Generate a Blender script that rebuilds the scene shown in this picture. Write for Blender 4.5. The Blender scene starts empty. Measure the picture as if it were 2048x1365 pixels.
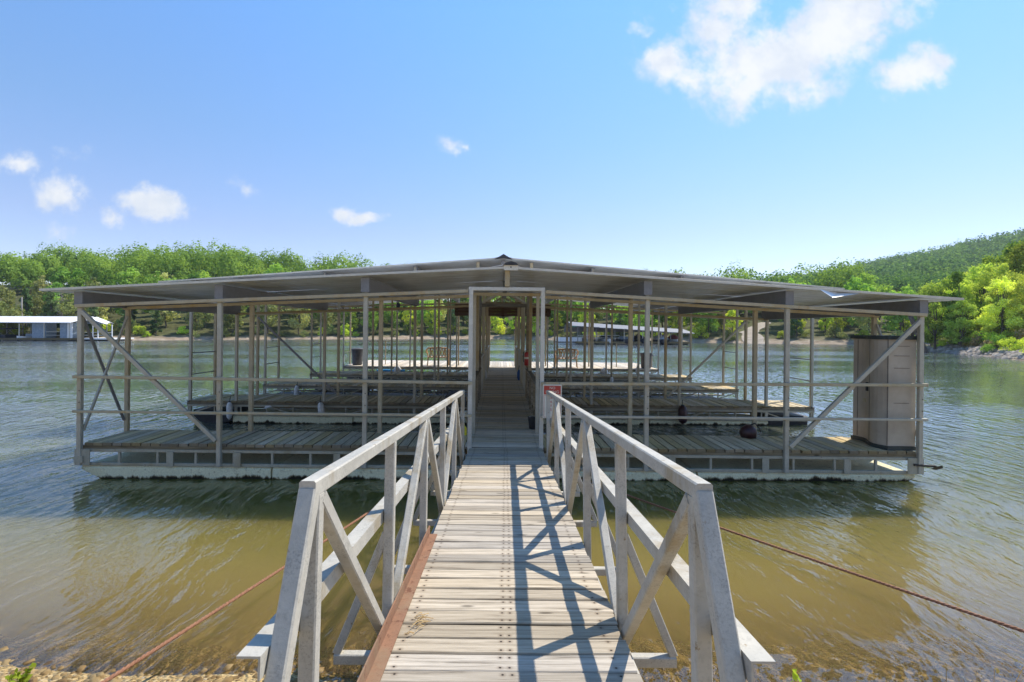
import bpy, math, random
import numpy as np
from mathutils import Vector, Matrix
random.seed(7)
SC = bpy.context.scene
COL = SC.collection
R = math.radians

# ------------------------------------------------------------------ camera, sky, sun, exposure
CAMZ = 2.31
cam_d = bpy.data.cameras.new('camera')
cam = bpy.data.objects.new('camera', cam_d); COL.objects.link(cam)
cam_d.sensor_width = 36.0
cam_d.lens = 36.0 * 1000 / 2048
cam_d.shift_x = 22 / 2048
cam_d.shift_y = -23.5 / 2048
cam_d.clip_start = 0.05; cam_d.clip_end = 3000
cam.location = (0, 0, CAMZ)
cam.rotation_euler = (R(90), R(-0.2), 0)
SC.camera = cam

SUN_DIR = Vector((0.58, 0.46, 1.0)).normalized()       # towards the sun
SUN_EL = math.asin(SUN_DIR.z); SUN_AZ = math.atan2(SUN_DIR.x, SUN_DIR.y)
sun_d = bpy.data.lights.new('sun', 'SUN')
sun_d.energy = 2.6; sun_d.angle = R(0.53); sun_d.color = (1.0, 0.93, 0.82)
sun = bpy.data.objects.new('sun', sun_d); COL.objects.link(sun)
sun.rotation_euler = (-SUN_DIR).to_track_quat('-Z', 'Y').to_euler()
sun.location = (30, 20, 60)

SC.view_settings.view_transform = 'Standard'
SC.view_settings.look = 'None'
SC.view_settings.exposure = 1.3
SC.view_settings.gamma = 1.0
SC.view_settings.use_curve_mapping = False
SC.render.engine = 'CYCLES'
SC.cycles.use_denoising = True
SC.cycles.max_bounces = 8
SC.cycles.diffuse_bounces = 4
SC.cycles.glossy_bounces = 4
SC.cycles.transparent_max_bounces = 8
SC.cycles.sample_clamp_indirect = 4.0
SC.cycles.caustics_reflective = True
SC.cycles.blur_glossy = 1.0
SC.cycles.caustics_refractive = False


class NT:
    """small wrapper that links shader nodes"""
    def __init__(self, tree): self.t = tree; self.n = tree.nodes; self.l = tree.links
    def new(self, kind, **kw):
        n = self.n.new(kind)
        for k, v in kw.items(): setattr(n, k, v)
        return n
    def put(self, sock, v):
        if hasattr(v, 'default_value') or isinstance(v, bpy.types.NodeSocket): self.l.new(v, sock)
        else: sock.default_value = v
    def math(self, op, a, b=None, c=None, clamp=False):
        n = self.new('ShaderNodeMath', operation=op); n.use_clamp = clamp
        self.put(n.inputs[0], a)
        if b is not None: self.put(n.inputs[1], b)
        if c is not None: self.put(n.inputs[2], c)
        return n.outputs[0]
    def vmath(self, op, a, b=None):
        n = self.new('ShaderNodeVectorMath', operation=op)
        self.put(n.inputs[0], a)
        if b is not None: self.put(n.inputs[1], b)
        return n.outputs['Value'] if op in ('LENGTH', 'DOT_PRODUCT') else n.outputs[0]
    def mix(self, f, a, b, mode='MIX'):
        n = self.new('ShaderNodeMix', data_type='RGBA', blend_type=mode)
        self.put(n.inputs[0], f)
        self.put(n.inputs[6], (*a, 1) if isinstance(a, tuple) and len(a) == 3 else a)
        self.put(n.inputs[7], (*b, 1) if isinstance(b, tuple) and len(b) == 3 else b)
        return n.outputs[2]
    def noise(self, vec, scale, detail=4, rough=0.55, dist=0.0):
        n = self.new('ShaderNodeTexNoise')
        self.put(n.inputs['Vector'], vec); n.inputs['Scale'].default_value = scale
        n.inputs['Detail'].default_value = detail; n.inputs['Roughness'].default_value = rough
        n.inputs['Distortion'].default_value = dist
        return n.outputs['Fac']
    def ramp(self, f, stops, interp='LINEAR'):
        n = self.new('ShaderNodeValToRGB'); cr = n.color_ramp; cr.interpolation = interp
        while len(cr.elements) < len(stops): cr.elements.new(0.5)
        for e, (p, c) in zip(cr.elements, stops):
            e.position = p; e.color = (*c, 1) if len(c) == 3 else c
        self.put(n.inputs[0], f)
        return n.outputs[0]
    def step(self, f, a, b):
        n = self.new('ShaderNodeMapRange', interpolation_type='SMOOTHSTEP')
        self.put(n.inputs[0], f); n.inputs[1].default_value = a; n.inputs[2].default_value = b
        return n.outputs[0]
    def scaled(self, vec, s):
        n = self.new('ShaderNodeMapping'); self.put(n.inputs['Vector'], vec); n.inputs['Scale'].default_value = s
        return n.outputs[0]


# clouds: ellipses given as direction tangents (x/y, z/y) seen from the shore, ragged by noise
CLOUDS = [  # u, v, half width, half height, tilt deg, weight
    (.66, .600, .20, .070, 25, 1.0), (.56, .545, .17, .080, 10, 1.0), (.70, .655, .22, .060, 30, .95),
    (.50, .490, .11, .060, 20, .8), (.43, .600, .07, .060, -15, .8), (.45, .655, .09, .05, 0, .75),
    (.325, .525, .055, .055, 0, .9), (.375, .500, .075, .035, -12, .7), (.62, .480, .10, .040, 12, .6),
    (.82, .520, .085, .045, 18, .95), (.87, .545, .045, .03, -20, .7),
    (-.695, .250, .066, .034, -12, 1.05), (-.725, .262, .03, .022, 0, .9), (-.775, .222, .03, .018, 0, .55),
    (-.885, .270, .060, .036, -8, .75), (-.97, .325, .06, .022, -8, .6), (-.885, .195, .03, .02, 0, .38),
    (-.31, .232, .03, .018, -10, .8), (-.275, .223, .04, .012, -4, .75),
    (-.105, .372, .03, .017, -18, .58), (-.07, .362, .022, .011, -30, .5),
    (-.51, .285, .04, .016, -25, .36), (-.86, .35, .05, .02, 5, .33), (.27, .61, .03, .02, 0, .36),
]
w = bpy.data.worlds.new('World'); SC.world = w; w.use_nodes = True
nt = NT(w.node_tree); nt.n.clear()
sky = nt.new('ShaderNodeTexSky', sky_type='NISHITA'); sky.sun_disc = False
sky.sun_elevation = SUN_EL; sky.sun_rotation = SUN_AZ
sky.altitude = 200; sky.air_density = 1.0; sky.dust_density = 0.0; sky.ozone_density = 3.0
tc = nt.new('ShaderNodeTexCoord')
sep = nt.new('ShaderNodeSeparateXYZ'); nt.l.new(tc.outputs['Generated'], sep.inputs[0])
yy = nt.math('MAXIMUM', sep.outputs[1], 0.06)
uv = nt.new('ShaderNodeCombineXYZ')
nt.l.new(nt.math('DIVIDE', sep.outputs[0], yy), uv.inputs[0]); nt.l.new(nt.math('DIVIDE', sep.outputs[2], yy), uv.inputs[1])
wob = nt.new('ShaderNodeTexNoise'); nt.l.new(uv.outputs[0], wob.inputs['Vector'])
wob.inputs['Scale'].default_value = 14; wob.inputs['Detail'].default_value = 5; wob.inputs['Roughness'].default_value = .6
wv = nt.vmath('SUBTRACT', wob.outputs['Color'], (.5, .5, .5))
wsc = nt.new('ShaderNodeVectorMath', operation='SCALE'); nt.l.new(wv, wsc.inputs[0]); wsc.inputs['Scale'].default_value = .065
p = nt.vmath('ADD', uv.outputs[0], wsc.outputs[0])
acc = None
for (u, v, a, b, t, wt) in CLOUDS:
    m = nt.new('ShaderNodeMapping', vector_type='TEXTURE')
    nt.l.new(p, m.inputs['Vector'])
    m.inputs['Location'].default_value = (u, v, 0); m.inputs['Rotation'].default_value = (0, 0, R(t))
    m.inputs['Scale'].default_value = (a * 1.35, b * 1.35, 1)
    ln = nt.vmath('LENGTH', m.outputs[0])
    f = nt.math('MULTIPLY_ADD', ln, -wt, wt)
    acc = f if acc is None else nt.math('SMOOTH_MAX', acc, f, 0.12)
fine = nt.noise(uv.outputs[0], 30, 9, .64)
broad = nt.noise(uv.outputs[0], 8, 4, .55)
dens = nt.math('ADD', acc, nt.math('MULTIPLY_ADD', fine, .95, -.50))
dens = nt.math('ADD', dens, nt.math('MULTIPLY_ADD', broad, .6, -.30))
dens = nt.step(dens, .05, .66)
dens = nt.math('MULTIPLY', dens, nt.math('GREATER_THAN', sep.outputs[1], 0.07))
dens = nt.math('MULTIPLY', dens, .96)
shade = nt.step(nt.noise(uv.outputs[0], 11, 5, .6), .35, .65)
ccol = nt.mix(shade, (2.35, 2.55, 2.85), (2.95, 3.0, 3.05))
hsv = nt.new('ShaderNodeHueSaturation'); nt.l.new(sky.outputs[0], hsv.inputs['Color'])
hsv.inputs['Saturation'].default_value = 1.0; hsv.inputs['Value'].default_value = 1.15
# the air of the day: paler towards the horizon all the way round, deeper blue overhead
air = nt.ramp(sep.outputs[2], [(0.0, (.485, .425, .465)), (.18, (.475, .425, .465)), (.34, (.45, .51, .55)), (.54, (.45, .62, .72)), (1.0, (.45, .66, .73))])
hsv_out = nt.mix(1.0, hsv.outputs[0], air, 'MULTIPLY')
skyc = nt.mix(dens, hsv_out, ccol)
bg = nt.new('ShaderNodeBackground'); nt.l.new(skyc, bg.inputs[0]); bg.inputs[1].default_value = 0.132
out = nt.new('ShaderNodeOutputWorld'); nt.l.new(bg.outputs[0], out.inputs[0])


# ------------------------------------------------------------------ materials
def material(name):
    m = bpy.data.materials.new(name); m.use_nodes = True
    t = NT(m.node_tree); t.n.clear()
    return m, t

def finish(t, shader):
    o = t.new('ShaderNodeOutputMaterial'); t.l.new(shader, o.inputs[0])

def principled(t, col, rough, metal=0.0, normal=None, spec=None):
    b = t.new('ShaderNodeBsdfPrincipled')
    t.put(b.inputs['Base Color'], (*col, 1) if isinstance(col, tuple) else col)
    t.put(b.inputs['Roughness'], rough); b.inputs['Metallic'].default_value = metal
    if spec is not None: b.inputs['Specular IOR Level'].default_value = spec
    if normal is not None: t.l.new(normal, b.inputs['Normal'])
    return b.outputs[0]

def bump(t, h, strength, dist=0.01):
    b = t.new('ShaderNodeBump'); t.l.new(h, b.inputs['Height'])
    b.inputs['Strength'].default_value = strength; b.inputs['Distance'].default_value = dist
    return b.outputs[0]

def pos(t): return t.new('ShaderNodeNewGeometry').outputs['Position']
def objco(t): return t.new('ShaderNodeTexCoord').outputs['Object']
def rnd(t): return t.new('ShaderNodeObjectInfo').outputs['Random']

def simple(name, c1, c2, scale=8, rough=.6, metal=0., bmp=.1, stretch=(1, 1, 1), detail=5, spec=None, lo=.35, hi=.68):
    m, t = material(name)
    v = t.scaled(pos(t), stretch)
    f = t.noise(v, scale, detail, .6)
    col = t.ramp(f, [(lo, c1), (hi, c2)])
    n = bump(t, t.noise(v, scale * 4, 3, .6), bmp, .01) if bmp else None
    finish(t, principled(t, col, rough, metal, n, spec))
    return m

def metal_mat(name, base, dirt, rust, rough=.55, metal=.25, rustamt=.70, grime=.5, bmp=.15, speck=0):
    """weathered galvanised steel: cloudy zinc, tan grime patches, some rust specks"""
    m, t = material(name)
    P = pos(t)
    f1 = t.noise(P, 9, 5, .65)
    f2 = t.noise(P, 55, 4, .7)
    c = t.mix(t.step(f1, .3, .7), tuple(x * .82 for x in base), base)
    c = t.mix(t.math('MULTIPLY', t.step(f2, .50, .68), .35), c, tuple(x * .55 for x in base))
    g = t.noise(t.scaled(P, (1, 1, .4)), 3.1, 6, .68)
    c = t.mix(t.math('MULTIPLY', t.step(g, .5, .68), grime), c, dirt)
    if speck:
        sp_ = t.noise(P, 120, 3, .7); pa_ = t.step(t.noise(P, 5, 3, .6), .42, .62)
        c = t.mix(t.math('MULTIPLY', t.math('MULTIPLY', t.step(sp_, .5, .62), pa_), speck), c, (.12, .12, .11))
    r = t.noise(P, 17, 6, .72)
    c = t.mix(t.step(r, rustamt, rustamt + .06), c, rust)
    n = bump(t, f2, bmp, .004)
    rr = t.math('MULTIPLY_ADD', f1, .25, rough - .12)
    finish(t, principled(t, c, rr, metal, n))
    return m

def wood_mat(name, light, mid, dark, green=0.0, nails=None, sat=1.0, e0=.058, joined=0):
    """grey weathered board: grain runs along the board (local x), knots, blotches; each board its own tone"""
    m, t = material(name)
    O = objco(t)
    rv = rnd(t)
    if joined:                                   # many boards in one mesh, lying side by side along x
        q = t.new('ShaderNodeSeparateXYZ'); t.l.new(O, q.inputs[0])
        wn = t.new('ShaderNodeTexWhiteNoise', noise_dimensions='1D'); t.l.new(t.math('FLOOR', t.math('DIVIDE', q.outputs[0], joined)), wn.inputs['W'])
        rv = wn.outputs['Value']
        cb = t.new('ShaderNodeCombineXYZ'); t.l.new(q.outputs[1], cb.inputs[0]); t.l.new(q.outputs[0], cb.inputs[1]); t.l.new(q.outputs[2], cb.inputs[2])
        O = cb.outputs[0]
    off = t.new('ShaderNodeCombineXYZ')
    t.l.new(t.math('MULTIPLY', rv, 37.0), off.inputs[0]); t.l.new(t.math('MULTIPLY', rv, 91.0), off.inputs[1])
    V = t.vmath('ADD', O, off.outputs[0])
    g = t.noise(t.scaled(V, (1.6, 42, 20)), 1.0, 6, .7, .35)
    g2 = t.noise(t.scaled(V, (5, 190, 60)), 1.0, 3, .6)
    bl = t.noise(t.scaled(V, (2.2, 5, 5)), 1.0, 5, .62)
    col = t.ramp(g, [(.30, dark), (.47, mid), (.66, light)])
    col = t.mix(t.math('MULTIPLY', t.step(g2, .56, .72), .55), col, dark)
    col = t.mix(t.math('MULTIPLY', t.step(bl, .54, .72), .5), col, tuple(x * .75 for x in mid))
    if green: col = t.mix(t.math('MULTIPLY', t.step(t.noise(t.scaled(V, (1.3, 3, 3)), 1.2, 5, .6), .48, .7), green), col, (.24, .24, .105))
    # knots
    vo = t.new('ShaderNodeTexVoronoi'); t.l.new(t.scaled(V, (2.6, 9, 9)), vo.inputs['Vector']); vo.inputs['Scale'].default_value = 1.0
    kn = t.step(t.math('ADD', vo.outputs['Distance'], t.math('MULTIPLY', g, .10)), .20, .12)
    col = t.mix(t.math('MULTIPLY', kn, .75), col, tuple(x * .45 for x in dark))
    so = t.new('ShaderNodeSeparateXYZ'); t.l.new(O, so.inputs[0])
    ay = t.math('ABSOLUTE', so.outputs[1]); ax = t.math('ABSOLUTE', so.outputs[0])
    edge = t.step(t.math('ADD', ay, t.math('MULTIPLY', g, .014)), e0, e0 + .016)
    if e0 < .5: col = t.mix(t.math('MULTIPLY', edge, .7), col, dark)
    if nails:
        dx = None
        for nx in nails:
            e_ = t.math('ABSOLUTE', t.math('SUBTRACT', ax, nx)); dx = e_ if dx is None else t.math('MINIMUM', dx, e_)
        dy = t.math('ABSOLUTE', t.math('SUBTRACT', ay, .036))
        rr_ = t.math('SQRT', t.math('ADD', t.math('MULTIPLY', dx, dx), t.math('MULTIPLY', dy, dy)))
        col = t.mix(t.math('MULTIPLY', t.step(t.math('ADD', rr_, t.math('MULTIPLY', g2, .012)), .028, .008), .45), col, (.12, .07, .04))
        col = t.mix(t.step(rr_, .0065, .004), col, (.02, .017, .015))
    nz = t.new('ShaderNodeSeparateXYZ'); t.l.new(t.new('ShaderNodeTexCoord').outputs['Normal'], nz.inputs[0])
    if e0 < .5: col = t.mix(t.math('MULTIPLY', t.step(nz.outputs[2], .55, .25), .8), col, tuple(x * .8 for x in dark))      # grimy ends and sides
    tone = t.math('MULTIPLY_ADD', rv, .5, .74)
    hs = t.new('ShaderNodeHueSaturation'); t.l.new(col, hs.inputs['Color']); t.l.new(tone, hs.inputs['Value'])
    t.put(hs.inputs['Saturation'], t.math('MULTIPLY_ADD', t.math('FRACT', t.math('MULTIPLY', rv, 7.3)), .5, .7 * sat))
    n = bump(t, t.math('ADD', g, t.math('MULTIPLY', g2, .6)), .45, .006)
    finish(t, principled(t, hs.outputs[0], .85, 0, n, .25))
    return m

M = {}
M['rail'] = metal_mat('weathered aluminium', (.485, .46, .395), (.30, .235, .135), (.26, .20, .12), rough=.62, metal=.10, rustamt=.63, grime=.9, bmp=.3, speck=.4)
M['pit'] = simple('dark weathered iron', (.035, .03, .026), (.09, .075, .06), 30, .8, .2, .2)
M['galv'] = metal_mat('galvanised post steel', (.47, .44, .355), (.36, .29, .17), (.24, .15, .08), rough=.55, metal=.25, rustamt=.72, grime=.55)
M['bright'] = metal_mat('new galvanised steel', (.62, .595, .52), (.43, .37, .25), (.3, .22, .12), rough=.5, metal=.3, rustamt=.76, grime=.25)
M['tan'] = metal_mat('tan stained steel', (.47, .40, .265), (.42, .29, .12), (.30, .17, .07), rough=.65, metal=.1, rustamt=.64, grime=.8)
M['rafter'] = metal_mat('dull rafter steel', (.22, .22, .225), (.17, .15, .12), (.14, .10, .07), rough=.55, metal=.3, rustamt=.74, grime=.4)
M['truss'] = metal_mat('deck frame steel', (.42, .385, .29), (.28, .22, .12), (.16, .10, .06), rough=.65, metal=.15, rustamt=.63, grime=.7)
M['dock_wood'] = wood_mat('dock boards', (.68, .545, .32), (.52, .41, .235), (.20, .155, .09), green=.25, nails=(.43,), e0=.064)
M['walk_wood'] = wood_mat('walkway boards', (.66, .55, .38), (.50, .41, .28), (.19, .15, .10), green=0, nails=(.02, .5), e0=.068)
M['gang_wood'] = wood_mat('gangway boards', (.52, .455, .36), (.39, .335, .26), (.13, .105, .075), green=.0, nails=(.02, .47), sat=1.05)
M['pale_wood'] = wood_mat('pale platform boards', (.68, .60, .49), (.56, .49, .39), (.27, .225, .17), e0=1, joined=.146)  # far platform: paler and less yellow than the other dock boards
M['far_wood'] = wood_mat('further dock boards', (.68, .555, .34), (.52, .42, .255), (.2, .16, .10), e0=1, joined=.146)
M['brown_wood'] = wood_mat('brown stained boards', (.13, .075, .05), (.09, .05, .034), (.04, .024, .018), e0=1)
M['post_wood'] = wood_mat('weathered timber frame', (.30, .25, .17), (.21, .17, .11), (.10, .08, .05), e0=1)
M['rust'] = metal_mat('rusted iron', (.27, .14, .08), (.24, .18, .11), (.14, .06, .032), rough=.85, metal=.05, rustamt=.56, grime=.5, bmp=.4)
M['cable'] = simple('rusty steel rope', (.22, .10, .055), (.36, .18, .10), 60, .85, .1, .3)
M['black'] = simple('black plastic', (.012, .013, .016), (.03, .031, .034), 12, .5, 0, .05)
M['dark_rubber'] = simple('dark rubber', (.02, .02, .02), (.05, .048, .045), 20, .75, 0, .1)
M['white_vinyl'] = simple('white vinyl', (.48, .48, .46), (.74, .74, .72), 14, .45, 0, .03)
M['burgundy'] = simple('burgundy vinyl', (.028, .009, .011), (.055, .016, .018), 14, .4, 0, .05)
M['blue'] = simple('blue plastic', (.02, .07, .22), (.04, .13, .36), 9, .5, 0, .04)
M['sky_blue'] = simple('bright blue plastic', (.03, .26, .55), (.08, .38, .7), 9, .5, 0, .04)
M['yellow'] = simple('yellow plastic', (.62, .52, .02), (.75, .66, .05), 9, .5, 0, .04)
M['red'] = simple('red enamel', (.34, .025, .02), (.44, .04, .03), 9, .4, 0, .0)
M['sign_red'] = simple('sign red', (.42, .038, .025), (.50, .055, .035), 4, .45, 0, .0)
M['sign_cream'] = simple('sign cream', (.62, .57, .45), (.74, .69, .57), 6, .5, 0, .0)
M['wicker'] = simple('tan resin', (.44, .25, .10), (.60, .36, .16), 20, .5, 0, .05)
M['bin_grey'] = simple('grey bin plastic', (.05, .052, .056), (.085, .086, .09), 12, .55, 0, .05)
M['bin_brown'] = simple('brown bin plastic', (.055, .046, .042), (.09, .078, .07), 12, .55, 0, .05)
M['shed'] = simple('taupe resin', (.38, .315, .24), (.48, .41, .32), 3.0, .6, 0, .05, detail=8)
M['groove'] = simple('shed groove', (.13, .11, .09), (.17, .145, .12), 6, .7, 0, 0)
M['shed_trim'] = simple('dark green resin', (.02, .03, .03), (.04, .052, .05), 6, .5, 0, .05)
M['lamp_white'] = simple('lamp lens', (.58, .55, .46), (.72, .68, .58), 40, .4, 0, 0)
M['roof_white'] = simple('white roof sheet', (.74, .74, .74), (.82, .82, .82), 2, .5, 0, 0)
M['panel_blue'] = simple('blue grey locker', (.16, .21, .27), (.25, .31, .37), 4, .6, 0, .1)
M['white_paint'] = simple('white paint', (.62, .63, .64), (.8, .8, .8), 5, .4, 0, 0)
M['dark_hull'] = simple('dark hull', (.012, .018, .03), (.03, .04, .06), 5, .35, 0, 0)
M['dark_canvas'] = simple('dark canvas', (.02, .022, .028), (.05, .052, .06), 8, .85, 0, .2)
M['silver_canvas'] = simple('silver canvas', (.42, .44, .46), (.58, .59, .6), 7, .6, 0, .3)
M['red_canvas'] = simple('red canvas', (.22, .03, .035), (.30, .05, .05), 7, .7, 0, .2)
M['green_trim'] = simple('green trim', (.03, .25, .16), (.05, .32, .2), 7, .6, 0, 0)
M['pole'] = simple('grey timber pole', (.28, .25, .21), (.42, .39, .34), 3, .85, 0, .2)

# roof sheet, with streaks that run down the slope
m, t = material('galvanised roof sheet')
P = pos(t)
f = t.noise(t.scaled(P, (.5, 9, 1)), 1.3, 6, .65)
g = t.noise(P, 1.2, 5, .6)
c = t.ramp(f, [(.32, (.50, .49, .465)), (.66, (.80, .795, .78))])
c = t.mix(t.math('MULTIPLY', t.step(g, .45, .7), .45), c, (.36, .32, .25))
finish(t, principled(t, c, t.math('MULTIPLY_ADD', f, .25, .22), .3, bump(t, t.noise(P, 40, 3, .5), .05, .004)))
M['roof'] = m

# float foam: pale, pitted, brown growth above the waterline
m, t = material('foam float')
P = pos(t); sp = t.new('ShaderNodeSeparateXYZ'); t.l.new(P, sp.inputs[0])
f = t.noise(P, 14, 7, .7); f2 = t.noise(P, 48, 4, .7); f3 = t.noise(t.scaled(P, (1, 1, .3)), 4.5, 6, .7)
c = t.ramp(f2, [(.3, (.66, .60, .38)), (.62, (.88, .82, .55))])
c = t.mix(t.math('MULTIPLY', t.step(f, .56, .68), .7), c, (.33, .26, .13))
hgt = t.math('ADD', sp.outputs[2], t.math('MULTIPLY_ADD', f3, -.26, .125))
c = t.mix(t.step(hgt, .050, .012), c, (.12, .085, .04))
c = t.mix(t.step(hgt, .020, .0), c, (.025, .02, .012))
finish(t, principled(t, c, .9, 0, bump(t, t.math('ADD', f, f2), .9, .02), .2))
M['foam'] = m

# near shore and lake bed: tan stones
m, t = material('stony shore')
P = pos(t)
vo = t.new('ShaderNodeTexVoronoi'); t.l.new(t.scaled(P, (1, 1.3, 1)), vo.inputs['Vector']); vo.inputs['Scale'].default_value = 26
vo2 = t.new('ShaderNodeTexVoronoi'); t.l.new(P, vo2.inputs['Vector']); vo2.inputs['Scale'].default_value = 46
f = t.noise(P, 1.1, 5, .6)
sepc = t.new('ShaderNodeSeparateColor'); t.l.new(vo.outputs['Color'], sepc.inputs[0])
c = t.ramp(sepc.outputs[0], [(.0, (.28, .18, .075)), (.45, (.46, .32, .14)), (.8, (.54, .42, .23)), (1., (.38, .33, .26))])
c = t.mix(t.math('MULTIPLY', t.step(vo.outputs['Distance'], .35, .75), .3), c, (.14, .09, .04))
c = t.mix(t.math('MULTIPLY', t.step(f, .36, .62), .6), c, (.52, .38, .17))
h = t.math('SUBTRACT', 1., t.math('ADD', vo.outputs['Distance'], t.math('MULTIPLY', vo2.outputs['Distance'], .4)))
finish(t, principled(t, c, .8, 0, bump(t, h, .8, .05), .3))
M['bed'] = m

m, t = material('loose stones')
c = t.ramp(rnd(t), [(.0, (.2, .13, .06)), (1., (.4, .3, .18))])
f = t.noise(pos(t), 8, 2, .5)
c = t.ramp(f, [(.3, (.075, .045, .02)), (.43, (.20, .125, .045)), (.56, (.28, .195, .085)), (.7, (.18, .145, .09))])
finish(t, principled(t, c, .75, 0, bump(t, t.noise(pos(t), 70, 3, .6), .3, .01), .3))
M['stone'] = m

# far bank: tan earth near the water, leaf litter further up
m, t = material('wooded bank')
P = pos(t); sp = t.new('ShaderNodeSeparateXYZ'); t.l.new(P, sp.inputs[0])
f = t.noise(P, .8, 7, .7); f2 = t.noise(P, .12, 4, .6)
c = t.ramp(f, [(.3, (.17, .125, .085)), (.5, (.31, .24, .17)), (.68, (.42, .35, .27))])
hz = t.math('ADD', sp.outputs[2], t.math('MULTIPLY_ADD', f2, 2.2, -1.1))
c = t.mix(t.step(hz, .3, 1.1), c, t.ramp(f, [(.35, (.055, .05, .025)), (.65, (.11, .12, .045))]))
finish(t, principled(t, c, .95, 0, bump(t, f, .8, .3), .1))
M['bank'] = m
M['ramp_concrete'] = simple('pale ramp', (.23, .19, .145), (.36, .31, .25), 1.2, .9, 0, .2)
M['bark'] = simple('bark', (.06, .048, .036), (.15, .125, .10), 3, .95, 0, .4, stretch=(3, 3, .6))
M['grey_bark'] = simple('bare grey branches', (.22, .19, .165), (.36, .32, .28), 3, .95, 0, .2)

def leaf_mat(name, dark, light, trans=.5, hue=.03):
    m, t = material(name)
    rv = rnd(t)
    f = t.noise(pos(t), .9, 3, .6); f0 = t.noise(pos(t), .13, 2, .5)
    f = t.math('ADD', t.math('MULTIPLY', f, .7), t.math('MULTIPLY_ADD', rv, .4, -.10))
    f = t.math('ADD', f, t.math('MULTIPLY_ADD', f0, 1.1, -.55))
    c = t.ramp(f, [(.25, dark), (.75, light)])
    hs = t.new('ShaderNodeHueSaturation'); t.l.new(c, hs.inputs['Color'])
    t.put(hs.inputs['Hue'], t.math('MULTIPLY_ADD', t.math('FRACT', t.math('MULTIPLY', rv, 5.7)), hue, .5 - hue / 2))
    t.put(hs.inputs['Value'], t.math('MULTIPLY_ADD', t.math('FRACT', t.math('MULTIPLY', rv, 3.1)), .75, .66))
    d = t.new('ShaderNodeBsdfDiffuse'); t.l.new(hs.outputs[0], d.inputs[0])
    tr = t.new('ShaderNodeBsdfTranslucent')
    t.l.new(t.mix(1.0, hs.outputs[0], tuple(x * trans * 1.7 for x in (1.0, .97, .5)), 'MULTIPLY'), tr.inputs[0])
    mx = t.new('ShaderNodeAddShader')
    t.l.new(d.outputs[0], mx.inputs[0]); t.l.new(tr.outputs[0], mx.inputs[1])
    finish(t, mx.outputs[0])
    return m
M['leaf_green'] = leaf_mat('green leaves', (.09, .165, .032), (.24, .345, .07))
M['leaf_yellow'] = leaf_mat('fresh yellow green leaves', (.22, .29, .035), (.40, .44, .07))
M['leaf_spit'] = leaf_mat('mixed spring leaves', (.16, .225, .045), (.40, .45, .095))
M['leaf_olive'] = leaf_mat('olive leaves', (.125, .15, .055), (.26, .275, .115))
M['leaf_dark'] = leaf_mat('dark evergreen needles', (.045, .08, .028), (.09, .135, .05), .3)
M['leaf_hill'] = leaf_mat('hill leaves', (.06, .115, .04), (.21, .30, .10))
M['leaf_dry'] = leaf_mat('dry tan weeds', (.24, .19, .10), (.36, .29, .16), .4)

# water: rippled surface; clear over the shallows, murky olive where it deepens
m, t = material('lake water')
P = pos(t); sp = t.new('ShaderNodeSeparateXYZ'); t.l.new(P, sp.inputs[0])
warp = t.new('ShaderNodeTexNoise'); t.l.new(P, warp.inputs['Vector']); warp.inputs['Scale'].default_value = .35; warp.inputs['Detail'].default_value = 2
wsub = t.vmath('SUBTRACT', warp.outputs['Color'], (.5, .5, .5))
ws = t.new('ShaderNodeVectorMath', operation='SCALE'); t.l.new(wsub, ws.inputs[0]); ws.inputs['Scale'].default_value = 1.6
PW = t.vmath('ADD', P, ws.outputs[0])
w1 = t.noise(t.scaled(PW, (5.2, 1.5, 1)), 1.0, 3, .5)
w2 = t.noise(t.scaled(PW, (14, 5.0, 1)), 1.0, 3, .55)
w3 = t.noise(t.scaled(P, (1.1, .8, 1)), 1.0, 2, .5)
calm = t.step(t.noise(t.scaled(P, (.030, .11, 1)), 1.0, 3, .55), .36, .62)       # wind patches
amp = t.math('MULTIPLY_ADD', calm, .8, .35)
hgt = t.math('ADD', t.math('MULTIPLY', t.math('POWER', w1, 1.5), .060), t.math('MULTIPLY', w2, .011))
hgt = t.math('ADD', hgt, t.math('MULTIPLY', w3, .018))
hgt = t.math('MULTIPLY', t.math('MULTIPLY', hgt, amp), t.math('MULTIPLY_ADD', t.step(sp.outputs[1], 6, 20), -.75, 1.0))
bp = t.new('ShaderNodeBump'); t.l.new(hgt, bp.inputs['Height']); bp.inputs['Strength'].default_value = 1.0; bp.inputs['Distance'].default_value = 1.0
# short chop, given directly as slopes so that it does not fade out where it gets too fine to see
chop = t.new('ShaderNodeTexNoise'); t.l.new(t.scaled(PW, (6.5, 4.0, 1)), chop.inputs['Vector'])
chop.inputs['Scale'].default_value = 1.0; chop.inputs['Detail'].default_value = 3; chop.inputs['Roughness'].default_value = .6
cs = t.vmath('SUBTRACT', chop.outputs['Color'], (.5, .5, .5))
cs = t.vmath('MULTIPLY', cs, (1., 1., 0.))
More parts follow.
